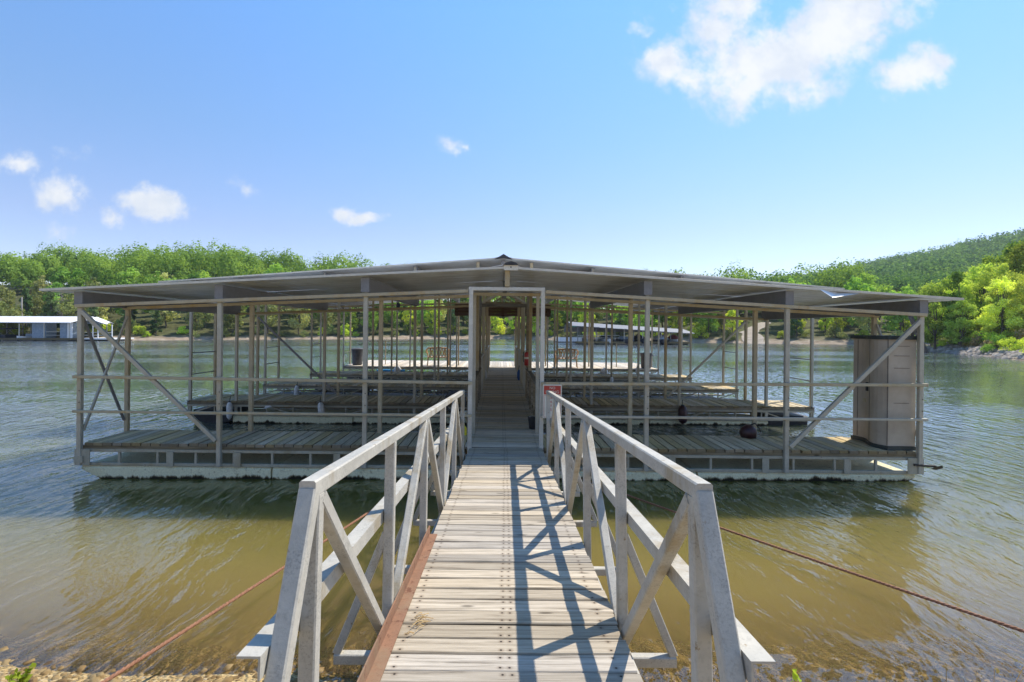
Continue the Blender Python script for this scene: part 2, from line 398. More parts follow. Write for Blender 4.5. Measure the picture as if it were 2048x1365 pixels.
# the faces of the chop that lean to the near shore are the ones that show
sc_ = t.new('ShaderNodeSeparateXYZ'); t.l.new(cs, sc_.inputs[0])
cb_ = t.new('ShaderNodeCombineXYZ'); t.l.new(sc_.outputs[0], cb_.inputs[0])
t.l.new(t.math('MULTIPLY', t.math('ABSOLUTE', sc_.outputs[1]), -1.0), cb_.inputs[1])
cs = cb_.outputs[0]
cv = t.new('ShaderNodeVectorMath', operation='SCALE'); t.l.new(cs, cv.inputs[0])
t.put(cv.inputs['Scale'], t.math('MULTIPLY', t.math('ADD', t.math('MULTIPLY_ADD', t.step(sp.outputs[1], 5, 20), .22, .12), t.math('MULTIPLY', t.step(sp.outputs[1], 16, 55), .60)), amp))
N = t.vmath('NORMALIZE', t.vmath('ADD', bp.outputs[0], cv.outputs[0]))
fr = t.new('ShaderNodeFresnel'); fr.inputs['IOR'].default_value = 1.7; t.l.new(N, fr.inputs['Normal'])
gl = t.new('ShaderNodeBsdfGlossy'); gl.inputs['Roughness'].default_value = .03; t.l.new(N, gl.inputs['Normal'])
gl.inputs['Color'].default_value = (1, 1, 1, 1)
depth = t.math('ADD', sp.outputs[1], t.math('MULTIPLY_ADD', t.noise(P, .7, 4, .6), 1.0, -.5))
murk = t.math('MULTIPLY_ADD', t.step(depth, 2.7, 5.3), .88, .12)
tint = t.mix(t.step(depth, 3.0, 5.5), (.97, .93, .80), (.62, .54, .24))
tp = t.new('ShaderNodeBsdfTransparent'); t.l.new(tint, tp.inputs[0])
df = t.new('ShaderNodeSubsurfaceScattering', falloff='BURLEY')
df.inputs['Scale'].default_value = 1.0; df.inputs['Radius'].default_value = (.7, .8, .4)
dcol = t.mix(t.step(depth, 3.2, 6.0), (.29, .205, .07), (.15, .128, .034))
dcol = t.mix(t.step(depth, 5.5, 9.0), dcol, (.085, .088, .015))
dcol = t.mix(t.step(sp.outputs[1], 7.5, 15), dcol, (.088, .108, .108))
t.l.new(dcol, df.inputs[0])
body = t.new('ShaderNodeMixShader'); t.l.new(murk, body.inputs[0]); t.l.new(tp.outputs[0], body.inputs[1]); t.l.new(df.outputs[0], body.inputs[2])
mx = t.new('ShaderNodeMixShader'); t.l.new(fr.outputs[0], mx.inputs[0]); t.l.new(body.outputs[0], mx.inputs[1]); t.l.new(gl.outputs[0], mx.inputs[2])
finish(t, mx.outputs[0])
M['water'] = m


# ------------------------------------------------------------------ mesh helpers
def tag(o, label=None, cat=None, group=None, kind=None):
    if label: o['label'] = label
    if cat: o['category'] = cat
    if group: o['group'] = group
    if kind: o['kind'] = kind
    return o

def link(name, data, parent=None, loc=None):
    o = bpy.data.objects.new(name, data); COL.objects.link(o)
    if parent: o.parent = parent
    if loc is not None: o.location = loc
    return o

def empty(name, loc=(0, 0, 0), rot=(0, 0, 0)):
    o = link(name, None, None, loc); o.rotation_euler = rot; o.empty_display_size = .2
    return o

class MB:
    """collects shapes into one mesh"""
    def __init__(s): s.v = []; s.f = []; s.smooth = False
    def add(s, vs, fs):
        k = len(s.v); s.v += [tuple(x) for x in vs]; s.f += [tuple(i + k for i in f) for f in fs]; return s
    def box(s, x0, x1, y0, y1, z0, z1):
        return s.add([(x0, y0, z0), (x1, y0, z0), (x1, y1, z0), (x0, y1, z0), (x0, y0, z1), (x1, y0, z1), (x1, y1, z1), (x0, y1, z1)],
                     [(3, 2, 1, 0), (4, 5, 6, 7), (0, 1, 5, 4), (1, 2, 6, 5), (2, 3, 7, 6), (3, 0, 4, 7)])
    def loft(s, rings, cap=True):
        n = len(rings[0]); k = len(s.v)
        for r in rings: s.v += [tuple(p) for p in r]
        for a in range(len(rings) - 1):
            for i in range(n):
                j = (i + 1) % n
                s.f.append((k + a * n + i, k + a * n + j, k + (a + 1) * n + j, k + (a + 1) * n + i))
        if cap:
            s.f.append(tuple(k + i for i in reversed(range(n)))); s.f.append(tuple(k + (len(rings) - 1) * n + i for i in range(n)))
        return s
    def bar(s, p, q, w, h, c=None, up=None):
        """straight bar with chamfered edges; w across, h along the up side"""
        p = Vector(p); q = Vector(q); d = (q - p).normalized()
        up = Vector(up) if up else (Vector((0, 0, 1)) if abs(d.z) < .93 else Vector((0, 1, 0)))
        a = d.cross(up).normalized(); b = a.cross(d).normalized()
        c = min(w, h) * .1 if c is None else c
        W, H = w / 2, h / 2
        prof = [(-W + c, -H), (W - c, -H), (W, -H + c), (W, H - c), (W - c, H), (-W + c, H), (-W, H - c), (-W, -H + c)]
        return s.loft([[o + a * x + b * z for x, z in prof] for o in (p, q)])
    def tube(s, pts, r, n=6, cap=True):
        pts = [Vector(p) for p in pts]; rings = []
        rr = r if isinstance(r, (list, tuple)) else [r] * len(pts)
        for i, p in enumerate(pts):
            d = (pts[min(i + 1, len(pts) - 1)] - pts[max(i - 1, 0)]).normalized()
            up = Vector((0, 0, 1)) if abs(d.z) < .9 else Vector((0, 1, 0))
            a = d.cross(up).normalized(); b = a.cross(d).normalized()
            rings.append([p + (a * math.cos(k * 2 * math.pi / n) + b * math.sin(k * 2 * math.pi / n)) * rr[i] for k in range(n)])
        return s.loft(rings, cap)
    def lathe(s, prof, n=16, at=(0, 0, 0)):
        x, y, z = at
        return s.loft([[(x + r * math.cos(k * 2 * math.pi / n), y + r * math.sin(k * 2 * math.pi / n), z + h) for k in range(n)] for r, h in prof])
    def mesh(s, name, mat):
        me = bpy.data.meshes.new(name); me.from_pydata(s.v, [], s.f); me.update()
        if mat: me.materials.append(mat)
        if s.smooth: me.polygons.foreach_set('use_smooth', [True] * len(me.polygons))
        return me
    def build(s, name, mat, parent=None, loc=None):
        return link(name, s.mesh(name, mat), parent, loc)

def np_mesh(name, verts, quads, mat):
    me = bpy.data.meshes.new(name)
    n = len(quads); k = quads.shape[1]
    me.vertices.add(len(verts)); me.vertices.foreach_set('co', np.asarray(verts, np.float32).ravel())
    me.loops.add(n * k); me.loops.foreach_set('vertex_index', np.asarray(quads, np.int32).ravel())
    me.polygons.add(n); me.polygons.foreach_set('loop_start', np.arange(0, n * k, k, dtype=np.int32))
    me.update(calc_edges=True)
    if mat: me.materials.append(mat)
    return me

def copy_tree(o, parent=None):
    c = o.copy(); COL.objects.link(c)
    if parent: c.parent = parent
    for ch in list(o.children): copy_tree(ch, c)
    return c

# ------------------------------------------------------------------ setting: water, near shore, far shore, ramp
def grid_mesh(name, xs, ys, zf, mat):
    X, Y = np.meshgrid(xs, ys); Z = zf(X, Y)
    V = np.stack([X, Y, Z], -1).reshape(-1, 3)
    nx, ny = len(xs), len(ys)
    i = np.arange(nx - 1)[None, :] + np.arange(ny - 1)[:, None] * nx; i = i.ravel()
    me = np_mesh(name, V, np.stack([i, i + 1, i + nx + 1, i + nx], 1), mat)
    me.polygons.foreach_set('use_smooth', [True] * len(me.polygons))
    return me

water = tag(link('water', grid_mesh('water', np.linspace(-420, 420, 29), np.linspace(-5, 200, 15), lambda X, Y: X * 0, M['water'])), kind='structure')

rs = np.random.RandomState(3)
def smooth_noise(X, Y, sc, seed):
    r = np.random.RandomState(seed); z = 0
    for k in range(6):
        a = r.rand() * 6.28; f = sc * (0.6 + r.rand() * 1.3)
        z = z + np.sin((X * math.cos(a) + Y * math.sin(a)) * f + r.rand() * 6.28)
    return z / 6

def near_z(X, Y):
    edge = 3.10 - .08 * X + .10 * smooth_noise(X, Y, 1.3, 5)
    d = edge - Y                                             # above zero: dry
    z = np.where(d > 0, .30 * d, .19 * d)
    z = np.maximum(z, -1.7)
    return z + .025 * smooth_noise(X, Y, 5, 9)
shore = tag(link('shore', grid_mesh('shore', np.linspace(-30, 30, 241), np.linspace(-7, 14, 106), near_z, M['bed'])), kind='structure')

SX = [-420, -91, -66, -43, 0, 36, 51, 58, 90, 420]
SY = [96, 91, 95, 108, 120, 91, 85, 82, 80, 78]
def shore_d(X, Y):
    X = np.asarray(X, float); Y = np.asarray(Y, float)
    far = Y - np.interp(X, SX, SY) + 1.3 * smooth_noise(X, Y, .22, 21)
    west = np.where(Y > 36, (X - 40) - (Y - 36) * .42, X - 40 - (36 - Y) * .75) + .9 * smooth_noise(X, Y, .5, 22)
    spit = np.minimum(west, 62 + .3 * (X - 48) - Y)
    return np.maximum(far, spit), far, spit
def far_z(X, Y):
    d, far, spit = shore_d(X, Y)
    sl = np.interp(X, [-90, -45, 0, 40, 60], [.22, .185, .13, .06, .05])
    up = np.where(d > 0, .9 * (1 - np.exp(-np.maximum(d, 0) / 2.0)) + np.where(far > spit, sl, .10) * np.clip(d - 3, 0, 70), .25 * d)
    hill = 80 * np.exp(-((X - 560) ** 2 + (Y - 420) ** 2) / (2 * 218.0 ** 2))
    hill = hill * np.clip(d / 40, 0, 1) * (1 + .07 * smooth_noise(X, Y, .022, 41) + .05 * smooth_noise(X, Y, .06, 42))
    return np.maximum(up, -2) + hill + np.where(d > 0, .25 * smooth_noise(X, Y, .35, 31) * np.clip(d / 4, 0, 1), 0)
xs = np.concatenate([np.arange(-330, -110, 8), np.arange(-110, 120, 1.6), np.arange(120, 760, 10)])
ys = np.concatenate([np.arange(16, 135, 1.6), np.arange(135, 700, 10)])
far_shore = tag(link('far_shore', grid_mesh('far_shore', xs, ys, far_z, M['bank'])), kind='structure')
def gz(x, y): return float(far_z(np.array([x]), np.array([y]))[0])

# pale boat ramp that comes down through the trees
rm = MB(); rl = []
for k in range(14):
    y = 83.0 + k * 2.4; xc = 42.6 + k * .95 + (0.0 if k < 6 else (k - 6) * .8)
    hw = 2.0 - .05 * k + .35 * math.sin(k * 2.3)
    rl.append([(xc - hw, y, max(gz(xc - hw, y), -.3) + .12), (xc + hw, y, max(gz(xc + hw, y), -.3) + .12)])
for k in range(13): rm.add([rl[k][0], rl[k][1], rl[k + 1][1], rl[k + 1][0]], [(0, 1, 2, 3)])
tag(rm.build('boat_ramp', M['ramp_concrete']), kind='structure')

# loose stones at the water's edge
def stones(n, xr, yr, smin, smax, seed):
    r = np.random.RandomState(seed)
    base = np.array([(-1, -1, -.7), (1, -1, -.7), (1, 1, -.7), (-1, 1, -.7), (-.7, -.7, .8), (.7, -.7, .8), (.7, .7, .8), (-.7, .7, .8)], float)
    q = np.array([(0, 1, 5, 4), (1, 2, 6, 5), (2, 3, 7, 6), (3, 0, 4, 7), (4, 5, 6, 7)])
    x = r.uniform(*xr, n); y = r.uniform(*yr, n)
    s = smin + (smax - smin) * r.rand(n) ** 3
    V = base[None] * (1 + .5 * (r.rand(n, 8, 3) - .5)) * (s[:, None, None] * np.array([1, .8, .5]) * (0.7 + .6 * r.rand(n, 1, 3)))
    a = r.rand(n) * 6.28; ca, sa = np.cos(a)[:, None], np.sin(a)[:, None]
    vx = V[..., 0] * ca - V[..., 1] * sa + x[:, None]; vy = V[..., 0] * sa + V[..., 1] * ca + y[:, None]
    vz = V[..., 2] + near_z(x, y)[:, None] + s[:, None] * .2
    V = np.stack([vx, vy, vz], -1).reshape(-1, 3)
    Q = (q[None] + (np.arange(n) * 8)[:, None, None]).reshape(-1, 4)
    return V, Q
V, Q = stones(9000, (-4.4, 4.0), (1.8, 3.75), .006, .034, 11)
tag(link('gravel', np_mesh('gravel', V, Q, M['stone'])), kind='stuff')

# ------------------------------------------------------------------ vegetation
def leaf_quads(P, Nrm, size, r):
    n = len(P)
    Nrm = Nrm / (np.linalg.norm(Nrm, axis=1, keepdims=True) + 1e-6)
    t = r.normal(size=(n, 3)); a = np.cross(Nrm, t); a /= (np.linalg.norm(a, axis=1, keepdims=True) + 1e-6)
    b = np.cross(Nrm, a)
    s = size * (.55 + .9 * r.rand(n, 1)); asp = .6 + .5 * r.rand(n, 1)
    c = [P - a * s * .5, P - b * s * asp * .5 + Nrm * s * .12, P + a * s * .5, P + b * s * asp * .5 + Nrm * s * .12]
    V = np.stack(c, 1).reshape(-1, 3)
    return V, np.arange(n * 4).reshape(-1, 4)

def crown_points(r, n, shape, h, rad, base):
    """points of leaf clumps gathered on many uneven sub-lobes inside an overall outline"""
    nl = {'round': 26, 'tall': 26, 'cone': 30, 'bush': 16, 'airy': 46}[shape]
    C, Rl = [], []
    for _ in range(nl):
        t = r.rand()
        if shape == 'cone': prof = (1 - t) * .95 + .06; zz = base + (h - base) * t
        elif shape == 'bush': prof = math.sqrt(max(0, 1 - (t * .9) ** 2)); zz = base + (h - base) * t * .85
        elif shape == 'tall': prof = math.sin(math.pi * min(1, t * .8 + .16)) ** .8 * .8; zz = base + (h - base) * t
        else: prof = math.sin(math.pi * min(1, t * .78 + .18)) ** .7; zz = base + (h - base) * t * .93
        a = r.rand() * 6.28; q = rad * prof * (.35 + .5 * r.rand())
        C.append((q * math.cos(a), q * math.sin(a), zz)); Rl.append(rad * ({'cone': .22, 'airy': .13}.get(shape, .27) + (.13 if shape == 'airy' else .17) * r.rand()) * (.55 + .45 * prof))
    C = np.array(C); Rl = np.array(Rl)
    w = Rl ** 2; k = r.choice(nl, n, p=w / w.sum())
    d = r.normal(size=(n, 3)); d /= np.linalg.norm(d, axis=1, keepdims=True)
    rr = (.45 + .6 * r.rand(n, 1) ** .7)
    P = C[k] + d * Rl[k][:, None] * rr * np.array([1, 1, .8])
    P = P + r.normal(size=P.shape) * rad * (.075 if shape == 'airy' else .04) * r.rand(n, 1)
    N = d * .8 + r.normal(size=(n, 3)) * .7 + np.array([0, 0, .35])
    return P, N, C

def make_tree(name, seed, shape, h, rad, base, n, size, leaf, bark='bark', limbs=7):
    r = np.random.RandomState(seed)
    P, N, C = crown_points(r, n, shape, h, rad, base)
    V, Q = leaf_quads(P, N, size, r)
    crown = np_mesh('crown', V, Q, M[leaf])
    tm = MB()
    bend = r.normal(size=2) * .25
    top = h * (.92 if shape == 'cone' else .75)
    pts = [(bend[0] * (k / 6) ** 2 + .05 * r.normal(), bend[1] * (k / 6) ** 2 + .05 * r.normal(), -.4 + (top + .4) * k / 6) for k in range(7)]
    r0 = h * (.017 if shape != 'bush' else .012)
    tm.tube(pts, [r0 * (1.25 - k * .19) for k in range(7)], 6)
    for k in range(min(limbs, len(C))):
        c = C[k]; a = pts[2 + k % 3]
        mid = ((a[0] + c[0]) * .5, (a[1] + c[1]) * .5, (a[2] + c[2]) * .5 - .05 * h)
        tm.tube([a, mid, tuple(c)], [r0 * .5, r0 * .32, r0 * .1], 5)
    trunk = tm.mesh('trunk', M[bark])
    return (name, trunk, crown)

def plant(proto, x, y, z, s, rz, label, cat, group=None, sz=None):
    name, trunk, crown = proto
    e = empty(name, (x, y, z), (0, 0, rz)); e.scale = (s, s, sz or s)
    link('trunk', trunk, e); link('crown', crown, e)
    tag(e, label, cat, group)
    return e

GREEN = [make_tree('broadleaf_tree', 100 + k, 'round', 10, 3.6 + .4 * (k % 3), 2.6, 2100, .52, 'leaf_green') for k in range(4)]
OLIVE = [make_tree('broadleaf_tree', 120 + k, 'round', 10, 3.4, 2.2, 1900, .46, 'leaf_olive') for k in range(2)]
YELLOW = [make_tree('broadleaf_tree', 140 + k, 'airy', 9, 3.0, 1.6, 1500, .44, 'leaf_yellow') for k in range(3)]
CEDAR = [make_tree('cedar_tree', 160 + k, 'cone', 9, 2.3, .9, 2000, .40, 'leaf_dark') for k in range(2)]
BUSH = [make_tree('shrub', 180 + k, 'bush', 2.4, 1.7, .2, 800, .26, 'leaf_yellow', limbs=5) for k in range(3)]
GBUSH = [make_tree('shrub', 190 + k, 'bush', 2.4, 1.9, .2, 800, .26, 'leaf_olive', limbs=5) for k in range(2)]
SPIT = [make_tree('broadleaf_tree', 200 + k, 'airy', 11, 3.6, 1.6, 8500, .23, 'leaf_spit', limbs=16) for k in range(3)]
SPITG = [make_tree('broadleaf_tree', 210 + k, 'tall', 11, 3.0, 1.6, 8000, .23, 'leaf_green', limbs=12) for k in range(2)]
SBUSH = [make_tree('shrub', 220 + k, 'bush', 2.2, 1.7, .1, 1700, .17, k_, limbs=5) for k, k_ in enumerate(('leaf_yellow', 'leaf_green', 'leaf_dry'))]

rt = random.Random(5)
L_G = 'leafy green tree'
L_Y = 'bright yellow green tree'
L_O = 'dull olive tree'
L_C = 'dark pointed cedar'
L_B = 'bright yellow green shrub on the tan far bank'
L_GB = 'dull olive shrub on the tan far bank'
def on_ramp(x, y): return 40 < x < 56 and abs(x - (42.6 + (y - 83) / 2.4 * .95 + max(0, (y - 97.4) / 2.4) * .8)) < 3.2 and y < 108
def zone(x, y, row=0):
    k = x / y
    w_ = ('at the far left' if k < -.80 else 'left of the dock roof' if k < -.62 else 'behind the left half of the dock' if k < -.05 else 'behind the middle of the dock' if k < .12
          else 'behind the dark far dock' if k < .40 else 'by the boat ramp' if k < .56 else 'left of the shed' if k < .70 else 'behind the shed')
    return w_ + (' at the waterline' if row == 0 else ' halfway up' if row < 3 else ' high on the slope')
count = 0
for row, (d0, dd) in enumerate([(4.5, 2), (9.5, 3), (16, 4), (23, 4), (31, 5), (40, 6)]):
    x = -112.0
    while x < 88:
        x += rt.uniform(3.9, 6.2) * (1 + .12 * row)
        y = float(np.interp(x, SX, SY)) + d0 + rt.uniform(-dd, dd) * .6
        if on_ramp(x, y): continue
        if abs(x / y) > 1.16: continue
        d = float(shore_d(x, y)[0])
        if d < 2: continue
        u = rt.random()
        s = rt.uniform(.72, 1.08)
        left = x < -38
        if left and row < 2 and u < .62: pr, lab = rt.choice(OLIVE + CEDAR[:1]), L_O; s *= .85; lab = L_C if pr in CEDAR else L_O
        elif not left and (row == 0 and u < .55 or row == 1 and u < .3): pr, lab = rt.choice(YELLOW), L_Y; s *= rt.uniform(.45, .9)
        elif u < .64 if row else u < .8: pr, lab = rt.choice(GREEN), L_G; s *= .8 if row == 0 else 1.05
        elif u < .86: pr, lab = rt.choice(OLIVE), L_O; s *= .8
        else: pr, lab = rt.choice(CEDAR), L_C; s *= .85
        if x > 20: s *= .93
        plant(pr, x, y, gz(x, y) - .1, s, rt.uniform(0, 6.28), lab + ' ' + zone(x, y, row), 'tree', 'trees in the wood across the lake', s * rt.uniform(.9, 1.15))
        count += 1
x = -108.0
while x < 82:
    x += rt.uniform(1.8, 4.6)
    y = float(np.interp(x, SX, SY)) + rt.uniform(1.6, 5.0)
    if on_ramp(x, y) or abs(x / y) > 1.12 or float(shore_d(x, y)[0]) < .7: continue
    if rt.random() < (.62 if x > -50 else .2): plant(rt.choice(BUSH), x, y, gz(x, y) - .05, rt.uniform(.45, 1.25), rt.uniform(0, 6), L_B + zone(x, y)[:-17].join((' ', '')), 'shrub', 'shrubs on the far bank')
    else: plant(rt.choice(GBUSH), x, y, gz(x, y) - .05, rt.uniform(.4, 1.1), rt.uniform(0, 6), L_GB + zone(x, y)[:-17].join((' ', '')), 'shrub', 'shrubs on the far bank')

# trees on the near point of land at the right
L_SY = 'yellow green tree on the rocky point'
L_SG = 'deep green tree on the rocky point'
POINT_TREES = [(50, 54.5, 'g', .7, .74), (52.2, 57, 'y', .72, .70), (54, 60, 'y', .8, .76), (55.2, 55.5, 'y', .78, .8), (57, 59, 'y', .85, .86), (58, 63.5, 'g', .8, .8),
                            (53, 52, 'y', .66, .68), (60, 61, 'y', .95, 1.0), (48.6, 56, 'y', .62, .66), (48.3, 52.5, 'y', .5, .5), (50.3, 50.2, 'y', .6, .65), (51.8, 48.8, 'y', .62, .66),
                            (56.5, 62.5, 'y', .75, .72), (62, 59, 'g', .95, 1.05), (58.5, 55.5, 'y', .92, 1.0), (61, 65, 'y', .9, .92), (64, 62, 'g', 1.0, 1.1), (55, 49, 'g', .8, .86), (60, 52, 'y', 1.0, 1.1), (53, 61.5, 'y', .7, .72)]
PTS = [q_[:2] for q_ in POINT_TREES]
ORD = 'first second third fourth fifth sixth seventh eighth ninth tenth eleventh twelfth thirteenth fourteenth fifteenth sixteenth seventeenth eighteenth nineteenth twentieth'.split()
for (x, y, kind, s, sz) in POINT_TREES:
    nth = ORD[sorted(PTS, key=lambda q_: q_[0] / q_[1]).index((x, y))]
    if kind == 'y': plant(rt.choice(SPIT), x, y, gz(x, y) - .1, s, rt.uniform(0, 6), L_SY + ', ' + nth + ' from the left', 'tree', 'trees on the rocky point', sz)
    else: plant(rt.choice(SPITG), x, y, gz(x, y) - .1, s, rt.uniform(0, 6), L_SG + ', ' + nth + ' from the left', 'tree', 'trees on the rocky point', sz)
labs = ['yellow green bush on the rocky point at the water', 'deep green bush on the rocky point at the water', 'dry tan bush on the rocky point at the water']
for k in range(34):
    t_ = rt.random(); y = 37 + 21 * t_; x = 40 + (y - 36) * .42 + 1.2 + rt.random() ** 1.5 * 6
    if float(shore_d(x, y)[0]) < .5: continue
    j = rt.choice([0, 0, 1, 2, 2])
    plant(SBUSH[j], x, y, gz(x, y) - .05, rt.uniform(.35, .95) * (.8 if j == 2 else 1), rt.uniform(0, 6), labs[j], 'shrub', 'bushes on the rocky point')
# stones along the point
r = np.random.RandomState(44)
n = 900
yq = r.uniform(36, 58, n); xq = 40 + (yq - 36) * .42 + r.uniform(-.3, 2.2, n)
base = np.array([(-1, -1, -.7), (1, -1, -.7), (1, 1, -.7), (-1, 1, -.7), (-.7, -.7, .8), (.7, -.7, .8), (.7, .7, .8), (-.7, .7, .8)], float)
sq = .05 + .22 * r.rand(n) ** 3
Vq = base[None] * (1 + .6 * (r.rand(n, 8, 3) - .5)) * sq[:, None, None] * np.array([1.2, 1, .6])
Vq = Vq + np.stack([xq, yq, far_z(xq, yq) + .05], -1)[:, None]
q = np.array([(0, 1, 5, 4), (1, 2, 6, 5), (2, 3, 7, 6), (3, 0, 4, 7), (4, 5, 6, 7)])
tag(link('rubble', np_mesh('rubble', Vq.reshape(-1, 3), (q[None] + (np.arange(n) * 8)[:, None, None]).reshape(-1, 4),
    simple('grey brown rubble', (.2, .17, .14), (.42, .37, .31), .9, .9, 0, .2))), kind='stuff')

# leaning dead trunk at the tip of the point
lt = MB(); lt.tube([(44.6, 52.4, -.4), (44.0, 52.5, 1.4), (43.1, 52.7, 4.0), (42.4, 52.9, 6.2)], [.30, .26, .20, .08], 8)
lt.tube([(43.1, 52.7, 4.0), (42.2, 52.2, 5.0), (41.9, 52.0, 5.8)], [.1, .07, .03], 5)
tag(lt.build('dead_tree', M['bark']), 'dark bare leaning trunk rising from the water at the tip of the point', 'dead tree')

# bare grey trees at the left
def bare_tree(x, y, h, seed, label):
    r_ = random.Random(seed); tk = MB(); br = MB()
    e = empty('bare_tree', (x, y, gz(x, y) - .1))
    pts = [(r_.uniform(-.1, .1), r_.uniform(-.1, .1), h * k / 6) for k in range(7)]
    tk.tube(pts, [.16 - .022 * k for k in range(7)], 6)
    for k in range(90):
        a = r_.uniform(0, 6.28); z = h * r_.uniform(.22, 1.0); ln = h * .42 * (1.12 - z / h) * r_.uniform(.5, 1.2)
        p1 = (math.cos(a) * ln * .5, math.sin(a) * ln * .5, z + ln * .18); p2 = (math.cos(a + .2) * ln, math.sin(a + .2) * ln, z + ln * r_.uniform(.15, .5))
        br.tube([(0, 0, z), p1, p2], [.05, .035, .015], 4)
        for j in range(3):
            b = a + r_.uniform(-1, 1); l2 = ln * .45
            br.tube([p1, (p1[0] + math.cos(b) * l2, p1[1] + math.sin(b) * l2, p1[2] + l2 * r_.uniform(0, .6))], [.025, .012], 3)
    tk.build('trunk', M['grey_bark'], e); br.build('branches', M['grey_bark'], e)
    tag(e, label, 'tree')
bare_tree(-99, 97, 9.0, 1, 'leafless grey tree at the far left behind the white roofed dock')
bare_tree(-87, 99, 8.0, 2, 'leafless grey tree just right of the utility pole')
bare_tree(-84.5, 97.5, 6.5, 3, 'smaller leafless grey tree near the gabled end of the far dock')

up = MB(); up.tube([(-92.5, 96.5, gz(-92.5, 96.5) - .3), (-92.5, 96.5, gz(-92.5, 96.5) + 7.0)], [.16, .12], 10)
tag(up.build('utility_pole', M['pole']), 'pale grey wooden pole standing behind the white roofed dock', 'pole')

# woods that read as one mass: the slope behind, and the hill at the right
def forest(n, place, k, size, rad, hgt, seed):
    r = np.random.RandomState(seed); XY = place(r, n); n = len(XY)
    Z = far_z(XY[:, 0], XY[:, 1]); VV, QQ = [], []
    s = (.6 + .9 * r.rand(n) ** 1.6)
    d = r.normal(size=(n, k, 3)); d[..., 2] = np.abs(d[..., 2]) * 1.0 - .25; d /= np.linalg.norm(d, axis=2, keepdims=True)
    lump = 1 + .28 * np.sin(d[..., 0:1] * 5 + r.rand(n, 1, 1) * 6) * np.sin(d[..., 1:2] * 5 + r.rand(n, 1, 1) * 6)
    P = d * lump * (.78 + .22 * r.rand(n, k, 1)) * s[:, None, None] * np.array([rad, rad, hgt * .5])
    P += np.stack([XY[:, 0], XY[:, 1], Z + hgt * .55 * s], -1)[:, None]
    N = d + r.normal(size=d.shape) * .38
    return leaf_quads(P.reshape(-1, 3), N.reshape(-1, 3), size, r)
def slope_place(r, n):
    x = np.where(r.rand(n) < .2, r.uniform(-170, -80, n), r.uniform(-150, 95, n)); y = np.interp(x, SX, SY) + r.uniform(46, 95, n); return np.stack([x, y], -1)
V, Q = forest(420, slope_place, 900, .55, 3.8, 9, 71)
tag(link('forest', np_mesh('forest', V, Q, M['leaf_green'])), kind='stuff')
def hill_place(y0, y1):
    def f(r, n):
        y = y0 + (y1 - y0) * r.rand(n) ** .8; x = y * r.uniform(.42, 1.15, n)
        ok = (shore_d(x, y)[0] > 22); return np.stack([x, y], -1)[ok]
    return f
Va, Qa = forest(620, hill_place(120, 230), 560, .58, 3.8, 7.0, 72)
Vb, Qb = forest(2300, hill_place(215, 560), 130, 1.25, 5.2, 11.5, 73)
V = np.concatenate([Va, Vb]); Q = np.concatenate([Qa, Qb + len(Va)])
tag(link('forest', np_mesh('forest', V, Q, M['leaf_hill'])), kind='stuff')

# ------------------------------------------------------------------ the covered boat dock
ZD = .51                                            # deck level over the lake
ROLL = .0072                                        # the dock lists a little to the right
dock = tag(empty('boat_dock', (0, 0, ZD), (0, ROLL, 0)), 'large covered metal boat dock with wooden fingers floating in front of the gangway', 'boat dock')
DM = Matrix.Translation((0, 0, ZD)) @ Matrix.Rotation(ROLL, 4, 'Y')
def on_dock(x, y, z): return DM @ Vector((x, y, z))
def dthing(name, x, y, z, label, cat, rz=0, group=None):
    return tag(empty(name, on_dock(x, y, z), (0, ROLL, rz)), label, cat, group)

WL, WR = -.545, .665                                # walkway edges
ROWS = [(7.65, 8.65, -6.46, 6.42), (12.1, 13.25, -7.6, 7.6), (15.75, 16.8, -7.5, 7.5), (19.6, 20.7, -7.5, 7.5), (23.6, 28.0, -7.45, 7.45)]
def roof1(x): return 2.715 - .41 * abs(x - .06) / 7.0
def roof2(x): return 3.50 - .66 * abs(x - .03) / 8.25

def board_mesh(name, L, W, T, mat, seed):
    """a single board, long side on x, slightly cupped and worn at the ends"""
    r_ = random.Random(seed); mb = MB(); rings = []
    for k in range(4):
        x = -L / 2 + L * k / 3; c = .006; dz = r_.uniform(-.003, .003); dy = r_.uniform(-.002, .002)
        prof = [(-W / 2, -T), (W / 2, -T), (W / 2, -c), (W / 2 - c, 0), (-W / 2 + c, 0), (-W / 2, -c)]
        rings.append([(x, y_ + dy, z_ + dz) for y_, z_ in prof])
    mb.loft(rings)
    return mb.mesh(name, mat)

def lay(parent, meshes, x, y, z, along, r_, lx=1.0):
    o = link('plank', r_.choice(meshes), parent, (x, y, z + r_.uniform(-.004, .004)))
    o.rotation_euler = (r_.uniform(-.012, .012), r_.uniform(-.003, .003), (math.pi / 2 if along == 'y' else 0) + r_.uniform(-.004, .004) + (math.pi if r_.random() < .5 else 0))
    o.scale = (lx * r_.uniform(.985, 1.004), 1, 1)
    return o

